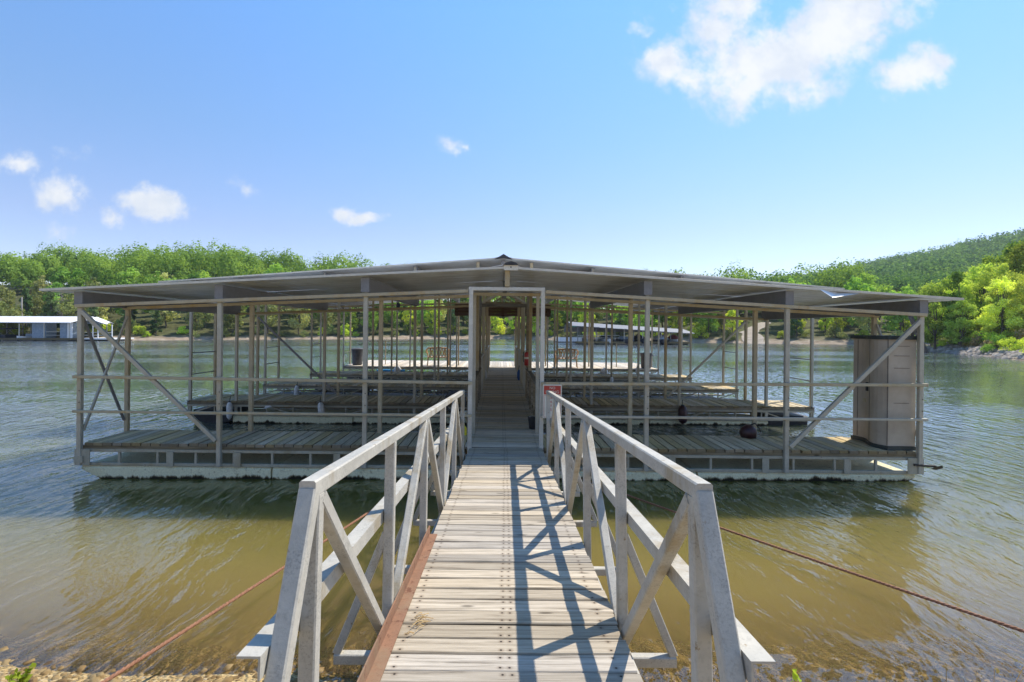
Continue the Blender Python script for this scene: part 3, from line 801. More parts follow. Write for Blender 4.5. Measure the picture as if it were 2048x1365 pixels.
rp = random.Random(3)
PITCH = .146
far_boards = MB()
def finger(i, side, y0, y1, xo):
    """one finger of the dock: steel frame, boards on top"""
    xi = WL if side < 0 else WR
    a, b = min(xi, xo), max(xi, xo)
    fm = MB()
    zt, zb = -.12, -.33
    for y in (y0 + .03, y1 - .03):
        fm.bar((a, y, zt), (b, y, zt), .045, .045); fm.bar((a, y, zb), (b, y, zb), .045, .045)
    n = max(6, round((b - a) / .62))
    for k in range(n + 1):
        x = a + .025 + (b - a - .05) * k / n
        if i == 0:
            for y in (y0 + .03, y1 - .03): fm.bar((x, y, zt - .0226), (x, y, zb + .0226), .035, .035, up=(0, 1, 0))
        else:
            fm.bar((x, y0 + .03, zt - .0226), (x, y0 + .03, zb + .0226), .03, .03, up=(0, 1, 0))
            if k < n:
                x2 = a + .025 + (b - a - .05) * (k + 1) / n
                p_, q_ = ((x, zt), (x2, zb)) if k % 2 else ((x, zb), (x2, zt))
                if i > 1 or k % 3 == 0: fm.bar((p_[0], y0 + .055, p_[1]), (q_[0], y0 + .055, q_[1]), .025, .03)
        if k % 2 == 0: fm.bar((x, y0 + .053, zt), (x, y1 - .053, zt), .04, .04)
    frame = fm.build('finger_frame', M['truss'], dock)
    # timber nailer under the board ends
    nb = MB(); nb.box(a, b, y0 + .012, y0 + .05, -.094, -.046)
    nb.build('nailer', M['post_wood'], frame)
    L = y1 - y0
    n = int((b - a) / PITCH)
    if i < 2:
        meshes = [board_mesh('plank', L, PITCH - .013, .045, M['dock_wood'], 30 + k + i * 7) for k in range(4)]
        for k in range(n + 1):
            x = (a + PITCH * (k + .5)) if side > 0 else (b - PITCH * (k + .5))
            if a + .03 < x < b - .03: lay(frame, meshes, x, (y0 + y1) / 2 + rp.uniform(-.012, .012), 0, 'y', rp)
    elif i < 4:
        for k in range(n + 1):
            x = (a + PITCH * (k + .5)) if side > 0 else (b - PITCH * (k + .5))
            if a + .03 < x < b - .03: far_boards.box(x - .066, x + .066, y0 + rp.uniform(-.01, .01), y1, -.045 + rp.uniform(0, .004), rp.uniform(-.004, .004))
    return frame
for i, (y0, y1, xl, xr) in enumerate(ROWS):
    for side, xo in ((-1, xl), (1, xr)):
        finger(i, side, y0, y1, xo)
tag(far_boards.build('planks', M['far_wood'], dock), kind='stuff')
plat = MB(); x = -7.45
while x < 7.4:
    plat.box(x + .004, x + .142, 23.6 + rp.uniform(-.015, .015), 28.0, -.045, rp.uniform(-.004, .004)); x += .146
tag(plat.build('platform_planks', M['pale_wood'], dock), kind='stuff')

# walkway
wf = MB()
for x in (WL + .08, .06, WR - .08): wf.bar((x, 7.7, -.12), (x, 23.58, -.12), .06, .10)
wframe = wf.build('walkway_frame', M['truss'], dock)
wm = [board_mesh('plank', WR - WL, .138, .04, M['walk_wood'], 60 + k) for k in range(4)]
y = 7.72
while y < 23.55:
    lay(wframe, wm, .06, y, .004 if y < 13.2 else .012, 'x', rp); y += .1445

# floats
def float_block(x0, x1, y0, y1, z0, z1, cl=0, cr=0, mat='foam', seed=0):
    r_ = random.Random(seed); mb = MB(); rings = []
    n = max(3, int((x1 - x0) / .25))
    for k in range(n + 1):
        x = x0 + (x1 - x0) * k / n
        lift = 0
        if cl and k < 2: lift = (cl if k == 0 else cl * .35)
        if cr and k > n - 2: lift = (cr if k == n else cr * .35)
        j = lambda: r_.uniform(-.006, .006)
        rings.append([(x, y0 + j() + (.02 if lift else 0), z0 + lift), (x, y1 + j(), z0 + lift), (x, y1 + j(), z1 - .03), (x, y1 - .03, z1 + j()), (x, y0 + .03, z1 + j() * .6), (x, y0 + j(), z1 - .03)])
    mb.loft(rings)
    return mb.build('float', M[mat], dock)
for k, (a, b, cl, cr) in enumerate([(-6.42, -3.52, .2, 0), (-3.49, -.6, 0, 0), (-.57, 3.0, 0, 0), (3.03, 6.36, 0, .2)]):
    float_block(a, b, 7.66, 8.62, -.62, -.36, cl, cr, seed=k)
for k, (a, b) in enumerate([(-6.5, -3.6), (-3.57, -.6), (.7, 3.6), (3.63, 6.5)]): float_block(a, b, 12.14, 13.2, -.62, -.36, seed=10 + k)
for k, (a, b) in enumerate([(-7.5, -6.56), (6.56, 7.5)]): float_block(a, b, 12.2, 13.15, -.62, -.24, .12, .12, 'black', 20 + k)
for i, (y0, y1) in enumerate([(15.8, 16.75), (19.65, 20.65), (23.7, 25.0)]):
    for k in range(6):
        a = -7.3 + k * 2.45
        float_block(a, a + 2.1, y0, y1, -.64, -.36, .08, .08, 'black', 30 + i * 9 + k)
float_block(-.5, .62, 8.7, 12.0, -.62, -.24, 0, 0, 'black', 70)

# corner plates at the ends of the front finger
for x0, x1 in ((-6.50, -6.27), (6.22, 6.46)):
    MB().box(x0, x1, 7.628, 7.64, -.345, -.10).build('corner_plate', M['truss'], dock)
MB().box(-6.49, -6.36, 7.60, 7.625, -.30, -.20).build('corner_plate', M['truss'], dock)
for x in (-5.05, -4.02, -2.5, 2.62, 4.05, 5.3):   # splice plates on the front frame
    MB().box(x - .05, x + .05, 7.63, 7.648, -.35, -.125).build('splice_plate', M['truss'], dock)
mh = MB(); mh.bar((6.30, 7.615, -.20), (6.62, 7.60, -.215), .03, .03)
mh.loft([[(6.60 + dx * s_, 7.60 + dy * s_, -.24 + dz * s_) for dx, dy, dz in ((-.03, -.05, .03), (.09, -.03, .05), (.13, .0, .0), (.06, .04, -.04), (-.04, .03, -.02))] for s_ in (.25, 1.0)])
mh.build('mooring_hook', M['pit'], dock)

# posts, all one box section scaled to length
post_me = {}
def post(x, y, z0, z1, mat='galv', s=.066, parent=dock):
    key = (mat, s)
    if key not in post_me:
        mb = MB(); mb.bar((0, 0, 0), (0, 0, 1), s, s, up=(0, 1, 0)); post_me[key] = mb.mesh('post', M[mat])
    o = link('post', post_me[key], parent, (x, y, z0)); o.scale = (1, 1, z1 - z0)
    o.rotation_euler = (0, rp.uniform(-.003, .003), 0)
    return o
PX1 = (-6.43, -4.30, -2.08, 2.22, 4.36, 6.40)
for x in PX1:
    post(x, 7.64, -.34, roof1(x) - .03)
    post(x, 8.60, -.34, roof1(x) - .03, 'tan')
for x in PX1:
    for z in (.62, .80): MB().tube([(x + .012, 7.6055, z), (x + .012, 7.602, z)], .009, 8).build('bolt', M['pit'], dock)
for x in (-.475, .615): post(x, 7.64, -.30, 2.395, 'bright', .062)
for x in (-.47, .625): post(x, 8.62, -.1, 2.38, 'galv', .058)
for i, ys_ in ((1, (12.16, 13.2)), (2, (15.8, 16.75)), (3, (19.65, 20.65)), (4, (23.65, 24.7))):
    for y in ys_:
        for x in ((-7.55, -6.43, -4.3, -2.1, 2.2, 4.34, 6.45, 7.55) if i == 1 else (-7.45, -4.3, -2.1, 2.2, 4.34, 7.45)):
            post(x, y, -.3, roof2(x) - .03, 'galv' if (i + int(y)) % 2 else 'tan', .062)
        for x in (-.58, .70):
            post(x, y, -.1, roof2(x) - .03, 'post_wood' if i == 1 and y > 13 else 'tan', .10 if i == 1 and y > 13 else .075)

# header beams across, following the roof pitch
def bent_header(y, zo, zc, xl, xr, mat, s=.06, gap=None):
    gl, gr = gap or (0, 0)
    zl = zc
    mb = MB(); mb.bar((xl, y, zo), (gl, y, zl), s * .8, s); mb.build('header_beam', M[mat], dock)
    mb = MB(); mb.bar((gr, y, zl), (xr, y, zo), s * .8, s); mb.build('header_beam', M[mat], dock)
bent_header(7.585, 2.085, 2.375, -6.47, 6.44, 'tan', .05, (-.52, .66))
MB().bar((-.51, 7.64, 2.415), (.65, 7.64, 2.415), .06, .058).build('door_header', M['bright'], dock)
MB().bar((-.50, 8.62, 2.40), (.66, 8.62, 2.40), .055, .055).build('door_header', M['tan'], dock)
for y in (8.58 - .06,): bent_header(y, 2.09, 2.36, -6.45, 6.42, 'tan', .05, (-.52, .67))
for y, zo, zc in ((12.1, 2.10, 2.36), (13.14, 2.12, 2.42), (16.69, 2.42, 2.68), (20.59, 2.50, 2.78), (24.64, 2.6, 2.86)):
    bent_header(y, zo, zc, -7.5 if y > 14 else -6.43, 7.5 if y > 14 else 6.45, 'tan', .05, (-.6, .72))
for y, z in ((13.2, 2.43), (16.75, 2.66), (20.65, 2.74)):
    MB().bar((-.54, y, z), (.66, y, z), .07, .09).build('door_header', M['post_wood'], dock)
    MB().bar((-.6, y, z + .02), (.06, y, z + .40), .04, .05).build('gable_brace', M['tan'], dock)
    MB().bar((.06, y, z + .40), (.72, y, z + .02), .04, .05).build('gable_brace', M['tan'], dock)
post(.075, 7.62, 2.45, 2.70, 'tan', .075).name = 'ridge_post'
for y in (12.16, 16.75, 20.65, 24.7): post(.03, y, 2.75, 3.46, 'bright' if y < 13 else 'tan', .07).name = 'ridge_post'

# rafters: steel channels that run back under the sheets
def rafter(x, y0, y1, zf, h=.20, side=1):
    t_, fl = .012, .09 * side
    top = zf(x) - .035
    prof = [(0, top), (fl, top), (fl, top - t_), (t_ * side, top - t_), (t_ * side, top - h + t_), (fl, top - h + t_), (fl, top - h), (0, top - h)]
    mb = MB(); mb.loft([[(x + a, y, b) for a, b in prof] for y in (y0, y1)])
    ra = mb.build('rafter', M['rafter'], dock)
    if y0 < 8: MB().box(min(x, x + side * .125), max(x, x + side * .125), y0 - .012, y0 - .002, top - h, top).build('end_plate', M['rafter'], ra)
    return ra
for x in (-6.36, -4.23, -2.01): rafter(x - .012, 7.60, 12.2, roof1, .215, -1)
for x in (2.14, 4.29, 6.33): rafter(x + .012, 7.60, 12.2, roof1, .215, 1)
for x in (-7.5, -6.38, -4.25, -2.04): rafter(x - .012, 12.05, 24.7, roof2, .215, -1)
for x in (2.14, 4.29, 6.39, 7.5): rafter(x + .012, 12.05, 24.7, roof2, .215, 1)
for x, y0, y1, f in ((.02, 7.7, 12.2, roof1), (-.02, 12.1, 24.7, roof2)):
    MB().box(x, x + .08, y0, y1, f(.04) - .16, f(.04) - .04).build('ridge_beam', M['rafter'], dock)

# corrugated roof: sheets run from ridge to eave, ribs along the slope
def roof(name, ymin, n, wy, xc, xo_l, xo_r, zf):
    ro = empty(name); ro.parent = dock
    for side, xo in ((-1, xo_l), (1, xo_r)):
        for k in range(n):
            y0 = ymin + k * wy; y1 = y0 + wy + .02; lift = .003 * (k % 2)
            pr = []
            ribs = 5; pw = (y1 - y0) / ribs
            for r_ in range(ribs):
                yb = y0 + r_ * pw
                pr += [(yb, 0), (yb + pw * .62, 0), (yb + pw * .70, .028), (yb + pw * .88, .028)]
            pr.append((y1, 0))
            nseg = 6; V, F = [], []
            for j in range(nseg + 1):
                x = xc + (xo - xc) * j / nseg
                for (yb, zz) in pr: V.append((x, yb, zf(x) + zz + lift + .003 * math.sin(k * 2.1 + j * 1.7)))
            m_ = len(pr)
            for j in range(nseg):
                for q_ in range(m_ - 1):
                    F.append((j * m_ + q_, j * m_ + q_ + 1, (j + 1) * m_ + q_ + 1, (j + 1) * m_ + q_))
            mb = MB(); mb.add(V, F); o = mb.build('roof_panel', M['roof'], ro)
            sd = o.modifiers.new('thick', 'SOLIDIFY'); sd.thickness = .0025
    # rolled ridge cap and front edge trim
    cap = MB()
    cap.loft([[(xc - .22, y, zf(xc - .22) + .032), (xc, y, zf(xc) + .062), (xc + .22, y, zf(xc + .22) + .032), (xc + .22, y, zf(xc + .22) + .026), (xc, y, zf(xc) + .05), (xc - .22, y, zf(xc - .22) + .026)] for y in (ymin - .015, ymin + n * wy)])
    cap.build('ridge_cap', M['roof'], ro)
    for side, xo in ((-1, xo_l), (1, xo_r)):
        tr = MB(); tr.bar((xc, ymin - .006, zf(xc) + .012), (xo, ymin - .006, zf(xo) + .012), .008, .034, .001); tr.build('edge_trim', M['bright'], ro)
    return ro
rf1 = roof('front_roof', 7.50, 5, .94, .06, -6.94, 6.92, roof1)
rf2 = roof('rear_roof', 12.0, 14, .915, .03, -8.25, 8.22, roof2)
bt = MB()   # sheet corner bent down by the wind
z0 = roof1(4.95)
bt.add([(4.75, 7.48, roof1(4.75) + .005), (4.90, 7.42, z0 - .105), (5.25, 7.47, roof1(5.25) - .035), (5.40, 7.50, roof1(5.40) + .0), (5.1, 7.56, z0 + .004)], [(0, 1, 4), (1, 2, 4), (2, 3, 4)])
o = bt.build('bent_sheet', M['roof'], rf1); o.modifiers.new('thick', 'SOLIDIFY').thickness = .003
dk_cap = MB(); dk_cap.loft([[(.03 - .21 * s_, y, 3.525 - .05 * (s_ > .5)) for s_ in (1,)] + [(.03, y, 3.60), (.24, y, 3.475), (.03, y, 3.50)] for y in (11.94, 12.0)])
dk_cap.build('ridge_end_cap', M['black'], rf2)

# guard rails across the front, braces, end rungs
for z0, z1, s in ((1.015, .985, .046), (.49, .49, .036)):
    MB().bar((-6.475, 7.565, z0), (-.44, 7.565, z1), .04, s).build('guard_rail', M['tan'], dock)
    MB().bar((.60, 7.565, z1 + .0), (6.45, 7.565, z0 + .01), .04, s).build('guard_rail', M['tan' if z0 > .8 else 'galv'], dock)
MB().bar((-6.38, 7.60, 2.0), (-4.33, 7.60, .06), .05, .06).build('diagonal_brace', M['galv'], dock)
MB().bar((6.36, 7.60, 2.0), (4.40, 7.60, .06), .05, .06).build('diagonal_brace', M['galv'], dock)
for x in (-6.43, 6.40):
    MB().bar((x - .02, 7.68, 1.95), (x - .02, 8.56, .18), .03, .04).build('diagonal_brace', M['rafter'], dock)
    MB().bar((x + .02, 7.68, .18), (x + .02, 8.56, 1.95), .03, .04).build('diagonal_brace', M['galv'], dock)
MB().bar((-6.4, 13.14, 2.05), (-4.33, 13.14, .08), .04, .05).build('diagonal_brace', M['rafter'], dock)
MB().bar((6.4, 13.14, 2.05), (4.38, 13.14, .08), .04, .05).build('diagonal_brace', M['galv'], dock)
for (ya, yb, x) in ((12.2, 13.16, 7.55), (15.84, 16.71, 7.45), (19.69, 20.61, 7.45), (23.69, 24.66, 7.45)):
    for sx in (-1, 1):
        for z in (.62, 1.14): MB().tube([(sx * x, ya, z), (sx * x, yb, z)], .013, 6).build('end_rung', M['rafter'], dock)
        MB().tube([(sx * x, ya - .15, -.02), (sx * x, ya + .1, -.02)], .02, 6).build('corner_bolt', M['rafter'], dock)
for sx in (-1, 1):
    for z in (.62, 1.14): MB().tube([(sx * 7.4, 24.68, z), (sx * 5.7, 24.68, z)], .014, 6).build('end_rung', M['rafter'], dock)
    post(sx * 5.7, 24.68, 0, 1.16, 'tan', .04)

# brown board hung across the far end
fb = empty('fascia_board'); fb.parent = dock
for k in range(4): MB().box(-2.2, 2.32, 23.57, 23.60, 2.42 + k * .142, 2.42 + k * .142 + .137).build('board', M['brown_wood'], fb)
for x in (-2.1, .06, 2.2): MB().box(x - .05, x + .05, 23.54, 23.569, 2.40, 3.0).build('batten', M['brown_wood'], fb)

# hand rails along the walkway
def handrail(x, y0, y1, zt, mat, step):
    hr = empty('walkway_railing'); hr.parent = dock
    MB().bar((x, y0, zt), (x, y1, zt), .10, .04).build('top_rail', M[mat], hr)
    MB().bar((x, y0, .16), (x, y1, .16), .04, .07).build('bottom_rail', M[mat], hr)
    y = y0 + .06
    while y < y1:
        MB().bar((x, y, -.02), (x, y, zt - .021), .075, .05, up=(0, 1, 0)).build('baluster', M[mat], hr); y += step
handrail(-.56, 8.75, 13.1, .77, 'post_wood', .55); handrail(.68, 8.75, 13.1, .78, 'post_wood', .62)
for y0, y1 in ((13.3, 15.7), (16.85, 19.5), (20.75, 23.4)):
    handrail(-.58, y0, y1, 1.02, 'galv', .6); handrail(.70, y0, y1, 1.02, 'galv', .6)

# ------------------------------------------------------------------ the gangway
A = math.atan(.071)
gang = tag(empty('gangway', (0, 0, CAMZ - 1.27), (-A, 0, -.0095)), 'sloping wooden plank gangway with welded aluminium truss railings leading to the dock', 'gangway')
GM = Matrix.Translation((0, 0, CAMZ - 1.27)) @ (Matrix.Rotation(-.0095, 4, 'Z') @ Matrix.Rotation(-A, 4, 'X'))
HW = .553; RX = .592; RH = .917
rg = random.Random(12)
gf = MB()
for x in (-.42, 0, .42): gf.bar((x, 1.0, -.11), (x, 7.62, -.11), .05, .11)
gframe = gf.build('deck_stringers', M['galv'], gang)
gm = [board_mesh('plank', 2 * HW, .1225, .042, M['gang_wood'], 80 + k) for k in range(6)]
s = 1.05
while s < 7.60:
    wd = rg.uniform(.93, 1.06); o = lay(gframe, gm, .006 + rg.uniform(-.008, .008), s + .064 * wd, 0, 'x', rg); o.scale = (o.scale[0], wd, 1); s += .128 * wd
POSTS = [1.45, 2.52, 3.60, 4.67, 5.74, 6.86]
TB = .052
for sx in (-1, 1):
    X = sx * RX
    tr = empty('railing'); tr.parent = gang
    def seg(name, p, q, w_=TB, h_=TB, up=None): return MB().bar(p, q, w_, h_, up=up).build(name, M['rail'], tr)
    seg('top_rail', (X, 1.43, RH - TB / 2), (X, 6.89, RH - TB / 2), .050, TB)
    seg('end_leg', (X, 1.45, RH - TB * .6), (X, 1.03, -.14), .052, .052)
    lp = [(0, 0), (sx * .062, 0), (sx * .062, -.006), (sx * .006, -.006), (sx * .006, -.06), (0, -.06)]
    mr = MB(); mr.loft([[(X + sx * .028 + a_, y_, .525 + b_) for a_, b_ in lp] for y_ in (1.23, 6.85)]); mr.build('mid_rail', M['rail'], tr)
    seg('bottom_chord', (X, 1.0, -.16), (X, 7.0, -.16), TB, TB)
    for k, s in enumerate(POSTS):
        s_ = s + (.03 if k == 0 else 0); seg('railing_post', (X - sx * .002, s_, -.134), (X - sx * .002, s_, RH - TB + .003), .05, .048, up=(0, 1, 0))
    for a, b in ((0, 1), (2, 1), (2, 3), (4, 3), (4, 5)):
        ya, yb = POSTS[a], POSTS[b]; d = 1 if yb > ya else -1
        seg('diagonal_brace', (X - sx * .006, ya + d * .05, RH - TB - .01), (X - sx * .006, yb - d * .045, -.08), .046, .046)
    for k, s in enumerate(POSTS[1:]):
        seg('outrigger', (sx * .30, s, -.20), (sx * .85, s, -.20), .05, .05)
        seg('knee_brace', (sx * .84, s, -.174), (X + sx * .012, s, .41), .04, .04)
# rust streak remains: iron angle lying along the left edge
ang = MB(); prof = [(0, 0), (.062, 0), (.062, .007), (.007, .007), (.007, .068), (0, .068)]
ang.loft([[(x0 + a, s, b + .004) for a, b in prof] for s, x0 in ((1.15, -.555), (3.72, -.565))])
o = ang.build('iron_angle', M['rust']); o.matrix_world = GM @ Matrix.Rotation(0, 4, 'Z')
tag(o, 'long rusty iron angle lying along the left edge of the gangway planks', 'angle iron')
# twigs caught against the iron
tw = MB(); r_ = random.Random(2)
for k in range(16):
    x = r_.uniform(-.47, -.42); s = 2.42 + r_.uniform(-.09, .09); a = r_.uniform(-.6, 1.6); l_ = r_.uniform(.03, .08)
    tw.tube([(x, s, .010), (x + math.cos(a) * l_ * .5, s + math.sin(a) * l_ * .5, .018), (x + math.cos(a) * l_, s + math.sin(a) * l_, .009)], .0022, 4)
o = tw.build('debris', M['leaf_dry']); o.matrix_world = GM.copy(); tag(o, kind='stuff')

# rusty steel cables holding the dock
def cable(name, p, q, sag, label):
    p, q = Vector(p), Vector(q); n = 60; pts = []
    for k in range(n + 1):
        t_ = k / n; c = p.lerp(q, t_); c.z -= sag * 4 * t_ * (1 - t_); pts.append(c)
    mb = MB(); L = (q - p).length; tw_ = 5
    # three laid strands
    dirv = (q - p).normalized(); a = dirv.cross(Vector((0, 0, 1))).normalized(); b = a.cross(dirv)
    N_ = int(L / .022)
    for st in range(3):
        sp_ = []
        for k in range(N_ + 1):
            t_ = k / N_; c = p.lerp(q, t_); c.z -= sag * 4 * t_ * (1 - t_); ph = t_ * L / .10 * 6.283 + st * 2.094
            sp_.append(c + a * math.cos(ph) * .0068 + b * math.sin(ph) * .0068)
        mb.tube(sp_, .0075, 5)
    mb.smooth = True
    return tag(mb.build(name, M['cable']), label, 'cable')
cable('steel_cable', (-2.355, 2.5, .30), (-1.25, 7.62, .02), .015, 'rusty twisted steel cable running from the stony shore at the left to the dock')
cable('steel_cable', (4.35, 2.6, .21), (1.25, 7.62, .03), .02, 'rusty twisted steel cable stretched over the water at the right of the gangway')

# ------------------------------------------------------------------ things on the dock
# sign on the guard rail
sg = dthing('notice_sign', .63, 7.535, .47, 'red and cream no diving notice hung on the rail behind the right handrail', 'sign')
MB().bar((.14, 0, 0), (.14, 0, .505), .285, .012, .003, up=(0, 1, 0)).build('board', M['sign_cream'], sg)
MB().box(.014, .266, -.009, -.0062, .358, .488).build('red_panel', M['sign_red'], sg)
bd = MB()
for x0, x1, z0, z1 in ((.014, .018, .018, .345), (.262, .266, .018, .345), (.014, .266, .014, .018), (.014, .266, .345, .349)): bd.box(x0, x1, -.0085, -.0062, z0, z1)
tag(bd.build('border_line', M['sign_red'], sg), kind='stuff')
def text(s_, parent, x, z, size, mat, y=-.010, sx=1.0):
    c = bpy.data.curves.new('lettering', 'FONT'); c.body = s_; c.size = size; c.align_x = 'CENTER'; c.extrude = .0008
    tmp = bpy.data.objects.new('lettering', c); COL.objects.link(tmp)
    dg = bpy.context.evaluated_depsgraph_get(); me = bpy.data.meshes.new_from_object(tmp.evaluated_get(dg)); bpy.data.objects.remove(tmp)
    me.materials.clear(); me.materials.append(M[mat]); o = link('lettering', me, parent, (x, y, z)); o.rotation_euler = (math.pi / 2, 0, 0); o.scale = (sx, 1, 1)
    return o
text('NO', sg, .14, .436, .055, 'sign_cream'); text('DIVING', sg, .14, .376, .058, 'sign_cream', sx=1.05)
for k, c in enumerate('WAYS'): text(c, sg, .122, .285 - k * .058, .055, 'sign_red')
for x in (.03, .25): MB().tube([(x, 0, .50), (x, .01, .545)], .004, 5).build('hanger', M['rafter'], sg)

# flood light on the ridge post
fl = dthing('flood_light', .125, 7.50, 2.735, 'small white flood light with dark hood fixed under the front ridge of the roof', 'light')
MB().box(-.105, .105, -.02, .03, -.05, .025).build('lens_box', M['lamp_white'], fl)
hd = MB(); hd.loft([[(-.115, y, .027), (-.075, y, .062), (0, y, .082), (.075, y, .062), (.115, y, .027)] for y in (-.05, .06)]); hd.build('hood', M['black'], fl)
MB().box(-.01, .01, -.03, -.0205, -.012, .004).build('sensor', M['black'], fl)

# resin benches on the far platform
def bench(x, y, label, rz):
    e = dthing('garden_bench', x, y, 0, label, 'bench', rz, 'resin benches on the far platform')
    B = lambda: MB()
    seat = MB(); seat.loft([[(-.46, -.22, z), (.46, -.22, z), (.50, .24, z), (-.50, .24, z)] for z in (.40, .435)]); seat.build('seat', M['wicker'], e)
    B().tube([(-.53, .22, .60), (-.56, .05, .66), (-.53, -.14, .78), (-.44, -.25, .86), (0, -.27, .885), (.44, -.25, .86), (.53, -.14, .78), (.56, .05, .66), (.53, .22, .60)], .038, 8).build('top_rail', M['wicker'], e)
    for sx in (-1, 1):
        B().tube([(sx * .53, .22, .60), (sx * .50, .23, .42), (sx * .52, .27, 0)], [.026, .03, .024], 8).build('leg', M['wicker'], e)
        B().tube([(sx * .44, -.23, .43), (sx * .49, -.30, 0)], [.03, .024], 8).build('leg', M['wicker'], e)
        B().tube([(sx * .37, -.26, .87), (sx * .345, -.27, .65), (sx * .41, -.23, .42)], .026, 6).build('back_stile', M['wicker'], e)
    for k in range(5):
        xx = -.28 + k * .14
        B().tube([(xx - .07, -.262, .87), (xx + .0, -.255, .65), (xx + .07, -.235, .43)], .018, 6).build('lattice_bar', M['wicker'], e)
        B().tube([(xx + .07, -.268, .87), (xx + .0, -.26, .65), (xx - .07, -.24, .43)], .018, 6).build('lattice_bar', M['wicker'], e)
bench(-3.06, 24.3, 'tan resin lattice bench on the sunny platform near the grey lidded bin', .06)
bench(3.16, 24.1, 'tan resin lattice bench on the sunny platform beside the brown open bin', -.04)

def bin_(x, y, mat, label, lid):
    e = dthing('trash_bin', x, y, 0, label, 'bin', 0, 'bins on the far platform')
    b = MB(); b.lathe([(.205, 0), (.215, .02), (.265, .68), (.29, .70), (.29, .74), (.255, .74), (.24, .05)], 20); b.smooth = False; b.build('body', M[mat], e)
    for sx in (-1, 1): MB().tube([(sx * .27, -.07, .60), (sx * .32, -.07, .62), (sx * .32, .07, .62), (sx * .27, .07, .60)], .014, 6).build('handle', M[mat], e)
    if lid: MB().lathe([(.30, .742), (.305, .775), (.20, .82), (.05, .83)], 20).build('lid', M[mat], e)
bin_(-6.95, 24.2, 'bin_grey', 'dark grey lidded trash bin at the left end of the far platform', True)
bin_(6.95, 23.95, 'bin_brown', 'brown open trash bin at the right end of the far platform', False)

# storage shed on the front finger
sh = dthing('storage_shed', 6.0, 7.72, 0, 'taupe resin storage shed with dark curved lid at the right end of the dock', 'shed')
def shed_front(t_): return -.085 * math.sin(t_ * math.pi * 1.9) * (1 - .25 * t_) - .02      # s-curved doors facing the walkway
def plan(off=0):
    pts = [(shed_front(k / 12) - off, .80 * k / 12 + (-off if k == 0 else off if k == 12 else 0)) for k in range(13)]
    return pts + [(.40 + off, .80 + off), (.40 + off, -off)]
def shell(name, off, z0, z1, mat, dz=None):
    mb = MB(); P_ = plan(off); mb.loft([[(x, y, z) for x, y in P_] for z in (z0, z1)]); return mb.build(name, M[mat], sh)
shell('base', .02, .0, .06, 'shed_trim'); body = shell('body', 0, .061, 1.705, 'shed')
shell('lid', .03, 1.706, 1.765, 'shed_trim')
for z in (1.60, 1.45, 1.26, .72): MB().box(.06, .30, -.004, .0015, z, z + .008).build('groove', M['groove'], body)
for k0 in (5, 11):
    a = k0 / 12; MB().box(shed_front(a) - .004, shed_front(a) + .01, .80 * a - .005, .80 * a + .005, .08, 1.69).build('door_seam', M['groove'], body)
MB().box(-.032, -.015, .005, .012, .07, 1.70).build('door_seam', M['groove'], body)
MB().box(shed_front(.55) - .03, shed_front(.55) - .003, .80 * .55 - .02, .80 * .55 + .02, .86, 1.0).build('latch', M['black'], body)
MB().box(shed_front(.72) - .02, shed_front(.72) - .003, .80 * .72 - .03, .80 * .72 + .03, .66, .72).build('hasp', M['tan'], body)

# fenders
def fender(x, y, ztop, ln, rad, mat, label, tilt=0, cat='fender'):
    e = dthing('boat_fender', x, y, ztop, label, cat, 0, 'fenders hanging between the fingers'); e.rotation_euler[1] += tilt
    b = MB(); b.smooth = True
    b.lathe([(.012, 0), (rad * .45, -.03), (rad * .8, -.06), (rad, -.12), (rad, -ln + .1), (rad * .8, -ln + .05), (rad * .4, -ln + .02), (.012, -ln)], 12); b.build('body', M[mat], e)
    MB().tube([(0, 0, -.005), (0, .04, .12)], .008, 5).build('rope', M['dark_rubber'], e)
    MB().lathe([(rad * .4, 0.005), (rad * .4, -.028)], 8).build('cap', M['black' if mat != 'black' else 'dark_rubber'], e)
fender(-6.52, 12.02, .0, .44, .066, 'white_vinyl', 'white fender on the second finger just left of a post')
fender(-6.38, 15.66, .0, .40, .075, 'white_vinyl', 'white fender hanging off the third finger at the left', .05)
fender(-4.34, 12.02, .02, .36, .075, 'white_vinyl', 'greyish tilted fender on the second finger near the middle', -.12)
fender(4.37, 12.0, .03, .46, .105, 'burgundy', 'dark burgundy fender hanging off the second finger')
fender(-4.22, 15.66, .0, .40, .09, 'black', 'black fender on the third finger behind a bright post')
fender(4.32, 19.5, .02, .30, .07, 'white_vinyl', 'small white fender on the fourth finger right of the walkway')
fender(6.4, 23.5, .10, .36, .07, 'white_vinyl', 'white fender at the platform edge near the brown bin')
for x, lab in ((-4.85, 'round pale buoy under the platform edge at the left'), (4.85, 'round pale buoy under the platform edge at the right')):
    e = dthing('buoy', x, 23.45, -.16, lab, 'buoy'); b = MB(); b.smooth = True
    b.lathe([(.01, -.19), (.10, -.16), (.18, -.06), (.18, .05), (.10, .15), (.02, .19)], 12).build('ball', M['white_vinyl'], e)
    MB().tube([(0, 0, .18), (0, .1, .24)], .012, 5).build('rope', M['dark_rubber'], e)
# bundle of dark fender and rope at the foot of a post on the front finger
e = dthing('old_fender', 4.22, 8.52, .0, 'dark round fender with rope lying at the foot of a post on the front finger', 'fender')
b = MB(); b.smooth = True; b.lathe([(.02, 0), (.12, .01), (.14, .08), (.12, .16), (.05, .21), (.01, .22)], 14).build('body', M['burgundy'], e)
MB().tube([(.0, 0, .2), (.1, -.03, .25), (.16, -.05, .16), (.2, -.02, .1)], .012, 6).build('rope', M['dark_rubber'], e)

